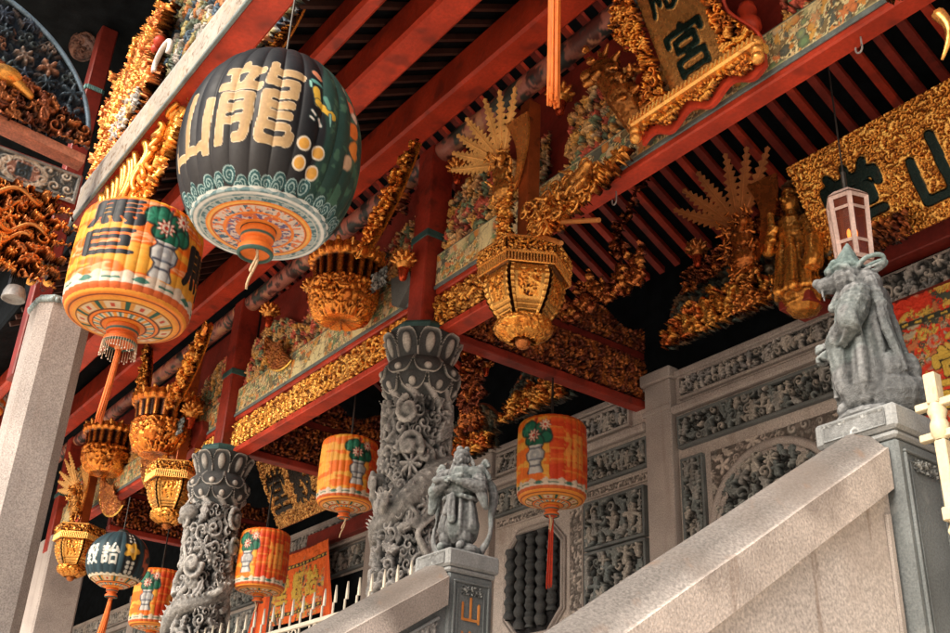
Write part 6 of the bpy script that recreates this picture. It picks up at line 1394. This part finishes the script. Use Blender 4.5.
b.tube([(-4.935, 3.30, ZL(3.30) - .36), (-4.935, -.5, ZL(-.5) - .36)], .007, 6); b.tube([(-4.935, 3.30, ZL(3.30) - .36), (-4.935, 3.30, .3)], .007, 6); obj('band_moulding', b, M_GREY2, tL)

# ================================================================== IRON FENCES
def fence(xa, xb, label, m, newel=None, sp=.155):
    t = thing('iron_fence', label, 'fence', ((xa + xb) / 2, 3.62, .66), 'painted iron fences along the terrace edge')
    b = MB()
    for z, h in ((1.505, .03), (1.40, .022), (.80, .03)): b.box((xa, 3.605, z - h / 2), (xb, 3.635, z + h / 2), bev=.004)
    obj('rails', b, m, t)
    n = int((xb - xa) / sp)
    for i in range(n):
        x = xa + (i + .5) * sp; b = MB(); b.box((x - .007, 3.613, .66), (x + .007, 3.627, 1.60), bev=.003)
        b.prism(np.array([(-.013, 0), (.013, 0), (.011, .05), (0, .12), (-.011, .05)]), (x, 3.626, 1.60), (1, 0, 0), (0, 0, 1), -.012); obj('picket', b, m, t)
        if i % 2 == 0: k = np.linspace(0, 2 * PI, 18); rb = MB(); rb.tube(np.stack([x + sp / 2 + .036 * np.cos(k), 0 * k + 3.62, 1.452 + .036 * np.sin(k)], -1), .006, 5); obj('ring_ornament', rb, m, t)
    return t
fl = fence(-11.0, -5.27, 'white painted spear topped iron fence behind the left stair balustrade', M_WHITE)
fr_ = fence(-1.80, 1.5, 'cream painted iron fence with a twisted newel at the right edge', M_CREAM, sp=.13)
b = MB(); x, y = -1.97, 3.50
for z, h in ((1.60, .03), (1.48, .03)): b.box((-2.05, y - .015, z - h / 2), (-1.0, y + .015, z + h / 2), bev=.004)
b.box((x - .024, y - .024, 1.60), (x + .024, y + .024, 1.72), bev=.004); b.box((x - .022, y - .022, 1.20), (x + .022, y + .022, 1.46), bev=.006)
b.lathe([(.022, 1.46), (.034, 1.48), (.034, 1.52), (.026, 1.54), (.036, 1.57), (.024, 1.60), (.026, 1.66)], (x, y, 0), 16); b.box((x - .03, y - .03, 1.16), (x + .03, y + .03, 1.21), bev=.004)
zz = np.linspace(.60, 1.20, 90); th = np.linspace(0, 2 * PI, 12, endpoint=False); R = .022 + .007 * np.cos(3 * (th[None] + zz[:, None] * 34)); b.grid(np.stack([x + R * np.cos(th), y + R * np.sin(th), np.repeat(zz[:, None], 12, 1)], -1), wrap=True)
obj('twisted_newel', b, M_CREAM, fr_, smooth=True, auto=40)
b = MB(); b.box((-1.88, y - .012, .66), (-1.865, y + .012, 1.66), bev=.003); obj('thin_upright', b, M_CREAM, fr_)

# ================================================================== STONE STATUES
def statue_mat(co, no, f, col):
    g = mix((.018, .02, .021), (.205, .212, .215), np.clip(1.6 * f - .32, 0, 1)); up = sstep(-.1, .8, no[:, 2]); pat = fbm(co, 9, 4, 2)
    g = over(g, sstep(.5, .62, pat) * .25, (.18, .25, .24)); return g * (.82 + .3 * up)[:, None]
def frame(loc, yaw):
    c, s = math.cos(yaw), math.sin(yaw); R = np.array([[c, -s, 0], [s, c, 0], [0, 0, 1]])
    return lambda x, y, z: np.asarray(loc, float) + R @ V3(x, y, z), R
def hand(b, W_, p, d, s, curl):
    """palm, four bent fingers and a thumb; d = finger direction, curl = bend direction (local)"""
    p = np.asarray(p, float); d = unit(d); c = unit(curl); sd = np.cross(d, c)
    b.cap(W_(*p), W_(*(p + d * .030 * s)), .019 * s, .018 * s)
    for i, (o, l) in enumerate(((-.021, .030), (-.007, .036), (.007, .034), (.020, .026))):
        a = p + d * .036 * s + sd * o * s; m = a + d * l * .6 * s + c * .006 * s; e = m + d * l * .25 * s + c * l * .55 * s; b.cap(W_(*a), W_(*m), .0078 * s, .0072 * s, n=7); b.cap(W_(*m), W_(*e), .0072 * s, .006 * s, n=7)
    a = p + sd * -.018 * s + d * .006 * s; m = a + (sd * -.018 + d * .018 + c * .008) * s; b.cap(W_(*a), W_(*m), .009 * s, .008 * s, n=7); b.cap(W_(*m), W_(*(m + (d * .016 + c * .012) * s)), .008 * s, .0065 * s, n=7)
# --- standing warrior (front is local -Y); total height .70
t = thing('stone_statue', 'grey stone warrior standing with hands at chest on the dark inscribed post', 'statue', (-5.08, 3.575, ZT), 'stone guardian statues')
W_, R_ = frame((-5.08, 3.575, ZT), math.radians(28)); b = MB()
b.ball(W_(0, .0, .0), (.15, .13, .045)); b.ball(W_(.07, -.02, .02), (.08, .08, .05)); b.ball(W_(-.08, .0, .01), (.08, .08, .05))
for s in (-1, 1):
    b.cap(W_(.055 * s, -.035, .06), W_(.062 * s, -.095, .045), .032, .026); b.cap(W_(.055 * s, -.03, .07), W_(.052 * s, -.02, .18), .040, .048); b.cap(W_(.052 * s, -.02, .18), W_(.04 * s, 0, .30), .052, .062)
    b.cap(W_(.058 * s, -.03, .10), W_(.056 * s, -.03, .12), .049, .049)
b.cap(W_(0, .02, .15), W_(0, .01, .34), .085, .085); b.cap(W_(0, .0, .33), W_(0, -.005, .41), .088, .092); b.cap(W_(0, 0, .41), W_(0, 0, .49), .094, .085); b.ball(W_(0, -.055, .40), (.075, .05, .07))
b.cap(W_(-.09, 0, .50), W_(.09, 0, .50), .048, .048)
b.cap(W_(0, .01, .33), W_(0, .012, .17), .088, .118); b.cap(W_(.05, -.01, .30), W_(.075, -.01, .17), .05, .06); b.cap(W_(-.05, -.01, .30), W_(-.075, -.01, .17), .05, .06)
k = np.linspace(0, 2 * PI, 24); b.tube([W_(.096 * math.cos(a), .090 * math.sin(a), .345 + .006 * math.sin(3 * a)) for a in k], .014, 7); b.tube([W_(.10 * math.cos(a), .092 * math.sin(a), .385) for a in k], .010, 7)
b.cap(W_(0, -.10, .345), W_(.01, -.115, .20), .02, .026); b.cap(W_(-.02, -.1, .34), W_(-.035, -.11, .24), .014, .02)
# arms folded to the chest, wide sleeves
for s in (-1, 1):
    sh = V3(.115 * s, 0, .50); el = V3(.150 * s, -.045, .395); wr = V3(.045 * s, -.115, .425)
    b.cap(W_(*sh), W_(*el), .046, .044); b.cap(W_(*el), W_(*wr), .042, .026); b.cap(W_(*(el + V3(.0, .01, -.01))), W_(*(el + V3(.03 * s, .03, -.11))), .040, .020)
    b.cap(W_(*(sh + V3(.015 * s, 0, .02))), W_(*(sh + V3(.06 * s, .01, -.03))), .036, .02); hand(b, W_, wr + V3(-.008 * s, -.008, .004), (-.75 * s, -.25, .25), .95, (0, .3, -.9))
b.cap(W_(-.09, -.135, .435), W_(.06, -.125, .455), .016, .016); b.ball(W_(-.10, -.125, .44), (.03, .028, .022))
# scarf ribbons
for s in (-1, 1):
    k = np.linspace(0, 1, 30); P = [W_(s * (.10 + .10 * math.sin(q * 3.0) + .02 * math.sin(q * 9)), .05 + .02 * math.sin(q * 5), .52 - .50 * q) for q in k]; b.tube(P, .020 + .008 * np.sin(k * 7), 8)
    P = [W_(s * (.12 + .05 * q), .02, .53 + .05 * math.sin(q * 3)) for q in np.linspace(0, 1, 10)]; b.tube(P, .016, 7)
# head with face, cap and topknots, turned a little to the viewer's right
hx = V3(.0, -.012, .595); b.cap(W_(0, 0, .52), W_(*hx), .032, .032); b.ball(W_(*hx), (.047, .052, .060), M=R_); b.ball(W_(*(hx + V3(0, -.012, -.022))), (.036, .036, .036))
b.ball(W_(*(hx + V3(0, -.052, -.006))), (.009, .010, .013), M=R_); b.cap(W_(*(hx + V3(-.017, -.044, .012))), W_(*(hx + V3(.017, -.044, .012))), .008, .008)
for s in (-1, 1):
    b.ball(W_(*(hx + V3(.017 * s, -.046, .002))), .0075); b.ball(W_(*(hx + V3(.045 * s, .0, -.004))), (.010, .013, .018)); b.ball(W_(*(hx + V3(.02 * s, -.04, -.018))), .013)
b.cap(W_(*(hx + V3(-.012, -.044, -.028))), W_(*(hx + V3(.012, -.044, -.028))), .006, .006); b.ball(W_(*(hx + V3(0, -.036, -.042))), .014)
b.ball(W_(*(hx + V3(0, .010, .030))), (.052, .054, .040)); b.ball(W_(*(hx + V3(-.022, .02, .075))), .024); b.ball(W_(*(hx + V3(.026, .02, .070))), .018)
for s_ in (-1, 1): b.tube([W_(*(hx + V3(.045 * s_, .02, .02))), W_(*(hx + V3(.07 * s_, .03, -.03))), W_(*(hx + V3(.085 * s_, .02, -.09)))], [.014, .014, .008], 7)
obj('body', sculpt(b, .0050, 5, .003, 55, 1, base=statue_mat, cav=80, disp=folds((-5.08, 3.575, ZT), 9, .17, .34, .0055, 1)), M_STONE, t, smooth=True)
# --- lion faced guardian (front is local -Y, head looks left of the photo)
t = thing('stone_statue', 'grey stone guardian with a gaping lion face and pointed hat at right', 'statue', (-2.25, 3.57, ZT), 'stone guardian statues')
W0_, R_ = frame((-2.26, 3.57, ZT), math.radians(-62)); W_ = lambda x, y, z: W0_(x * .80, y * .82 - .012 * z, z * 1.06); b = MB()
b.ball(W_(0, .0, .015), (.16, .16, .045)); b.ball(W_(.06, .10, .08), (.13, .11, .11)); b.ball(W_(.08, .12, .17), (.09, .08, .10)); b.ball(W_(-.07, -.05, .04), (.09, .09, .06))
for s in (-1, 1): b.cap(W_(.055 * s, -.07, .075), W_(.065 * s, -.135, .055), .042, .032)
b.cap(W_(0, .0, .15), W_(0, .0, .38), .135, .120); b.cap(W_(0, 0, .36), W_(.0, .015, .50), .120, .112); b.cap(W_(-.09, .015, .505), W_(.09, .015, .505), .062, .062)
rg = random.Random(6)
b.cap(W_(0, .0, .36), W_(0, .0, .13), .122, .148)
b.tube([W_(.122 * math.cos(a), .122 * math.sin(a), .365 + .012 * math.sin(2 * a)) for a in np.linspace(0, 2 * PI, 26)], .012, 7)
for j in range(17):                                                      # cape falling straight down the back
    f = j / 16; x = -.14 + .28 * f; y = .02 * math.cos((f - .5) * PI); b.tube([W_(x * .75, .07 + y, .57), W_(x * .95, .105 + y, .44), W_(x * 1.05, .125 + y, .32), W_(x * 1.1, .15 + y, .22), W_(x * 1.15, .17 + y, .15)], [.026, .024, .022, .020, .016], 7)
for s in (-1, 1):
    sh = V3(.135 * s, .0, .49); el = V3(.175 * s, -.05, .37); wr = V3(.07 * s, -.15, .35 if s < 0 else .29)
    b.cap(W_(*sh), W_(*el), .062, .060); b.cap(W_(*el), W_(*wr), .060, .042); b.cap(W_(*(wr + V3(.015 * s, .02, -.01))), W_(*(wr + V3(.03 * s, .03, -.17))), .048, .026); hand(b, W_, wr + V3(-.01 * s, -.03, .0), (-.6 * s, -.6, .1), 1.05, (0, .2, -.95))
for s in (-1, 1): b.tube([W_(s * .06, -.13, .33), W_(s * .08, -.155, .22), W_(s * .05, -.16, .11)], [.022, .027, .020], 8)
k = np.linspace(0, 2 * PI, 20); b.tube([W_(.045 * math.cos(a), -.145, .23 + .06 * math.sin(a)) for a in k], .013, 7)
# head
h0 = V3(.0, -.035, .615); b.cap(W_(0, .01, .52), W_(*h0), .06, .065); b.ball(W_(*h0), (.078, .078, .075)); b.ball(W_(0, .03, .585), (.08, .07, .07))
b.cap(W_(*(h0 + V3(0, -.05, .0))), W_(*(h0 + V3(0, -.125, -.005))), .052, .036); b.ball(W_(*(h0 + V3(0, -.155, .012))), (.024, .024, .020)); b.cap(W_(*(h0 + V3(0, -.03, -.06))), W_(*(h0 + V3(0, -.095, -.105))), .042, .022)
for s in (-1, 1):
    b.ball(W_(*(h0 + V3(.036 * s, -.085, .042))), .017); b.cap(W_(*(h0 + V3(.012 * s, -.10, .055))), W_(*(h0 + V3(.06 * s, -.06, .075))), .014, .010); b.cap(W_(*(h0 + V3(.022 * s, -.135, -.03))), W_(*(h0 + V3(.022 * s, -.135, -.06))), .007, .004)
    for i in range(7):
        a = .5 + i * .33; b.tube([W_(*(h0 + V3(s * .066, -.03 + .03 * i / 3, .05 - .03 * i))), W_(*(h0 + V3(s * (.09), .0 + .012 * i, .035 - .033 * i))), W_(*(h0 + V3(s * .078, .035 + .012 * i, .0 - .035 * i)))], .013, 6)
    k = np.linspace(0, 1, 22)
    P = [W_(s * .055 + .022 * math.sin(q * 2 * PI) * s, .015 + .068 * (1 - math.cos(q * 2 * PI)), h0[2] + .05 + .028 * math.sin(q * 2 * PI) + .016 * (1 - math.cos(q * 2 * PI)) - (.03 if s > 0 else 0)) for q in k]; b.tube(P, .011, 7); b.tube([W_(s * .055, .03, h0[2] + .045 - (.03 if s > 0 else 0)), W_(s * .055, .14, h0[2] + .07 - (.03 if s > 0 else 0))], .007, 6)
for i in range(9): x = (i - 4) * .014; b.tube([W_(x, -.09, h0[2] - .10), W_(x * 1.2, -.085, h0[2] - .145), W_(x * .9, -.10, h0[2] - .19 + .01 * abs(i - 4))], [.010, .011, .005], 6)
b.cap(W_(*(h0 + V3(0, .0, .06))), W_(*(h0 + V3(0, .015, .165))), .068, .010); b.cap(W_(*(h0 + V3(0, -.03, .065))), W_(*(h0 + V3(0, -.06, .09))), .04, .02); b.tube([W_(*(h0 + V3(.075 * math.cos(a), .075 * math.sin(a), .05))) for a in np.linspace(0, 2 * PI, 24)], .013, 7)
def st2(co, no, f, col):
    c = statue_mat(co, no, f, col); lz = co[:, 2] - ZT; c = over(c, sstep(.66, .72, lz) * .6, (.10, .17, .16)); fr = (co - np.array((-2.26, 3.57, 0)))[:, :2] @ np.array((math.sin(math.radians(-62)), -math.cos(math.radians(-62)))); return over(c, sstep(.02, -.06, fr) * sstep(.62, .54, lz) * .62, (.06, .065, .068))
obj('body', sculpt(b, .0047, 8, .003, 55, 1, base=st2, cav=70, disp=folds((-2.26, 3.57, ZT), 9, .13, .42, .008, 2)), M_STONE, t, smooth=True)
# ================================================================== CAMERA AND LIGHT
cam = bpy.data.cameras.new('camera'); co = bpy.data.objects.new('camera', cam); COL.objects.link(co)
cam.sensor_fit = 'HORIZONTAL'; cam.sensor_width = 36.0; cam.lens = 36.0 * F / 950.0; cam.clip_start = .05; cam.clip_end = 2000
m = Matrix.Identity(4)
for i in range(3):
    m[i][0] = RT[i, 0]; m[i][1] = RT[i, 1]; m[i][2] = -RT[i, 2]
co.matrix_world = m; SC.camera = co
w = bpy.data.worlds.new('World'); SC.world = w; w.use_nodes = True; nt = w.node_tree
sk = nt.nodes.new('ShaderNodeTexSky'); sk.sky_type = 'NISHITA'; sk.sun_disc = False
S_EL, S_AZ = math.radians(36), math.radians(172)       # azimuth measured from +Y towards +X
sk.sun_elevation = S_EL; sk.sun_rotation = S_AZ; sk.air_density = 1.0; sk.dust_density = 6.0
bg = nt.nodes['Background']; bg.inputs['Strength'].default_value = SKY
tn = nt.nodes.new('ShaderNodeMix'); tn.data_type = 'RGBA'; tn.blend_type = 'MULTIPLY'; tn.inputs[0].default_value = 1.0; tn.inputs[7].default_value = (1.0, .95, .88, 1)
nt.links.new(sk.outputs['Color'], tn.inputs[6]); nt.links.new(tn.outputs[2], bg.inputs['Color'])
sun = bpy.data.lights.new('sun', 'SUN'); so = bpy.data.objects.new('sun', sun); COL.objects.link(so)
sun.energy = SUN; sun.angle = math.radians(SUNA); sun.color = (1.0, .95, .88)
d = Vector((math.sin(S_AZ) * math.cos(S_EL), math.cos(S_AZ) * math.cos(S_EL), math.sin(S_EL)))
so.rotation_euler = d.to_track_quat('Z', 'Y').to_euler()
SC.view_settings.view_transform = 'Standard'; SC.view_settings.look = 'None'; SC.view_settings.exposure = 0
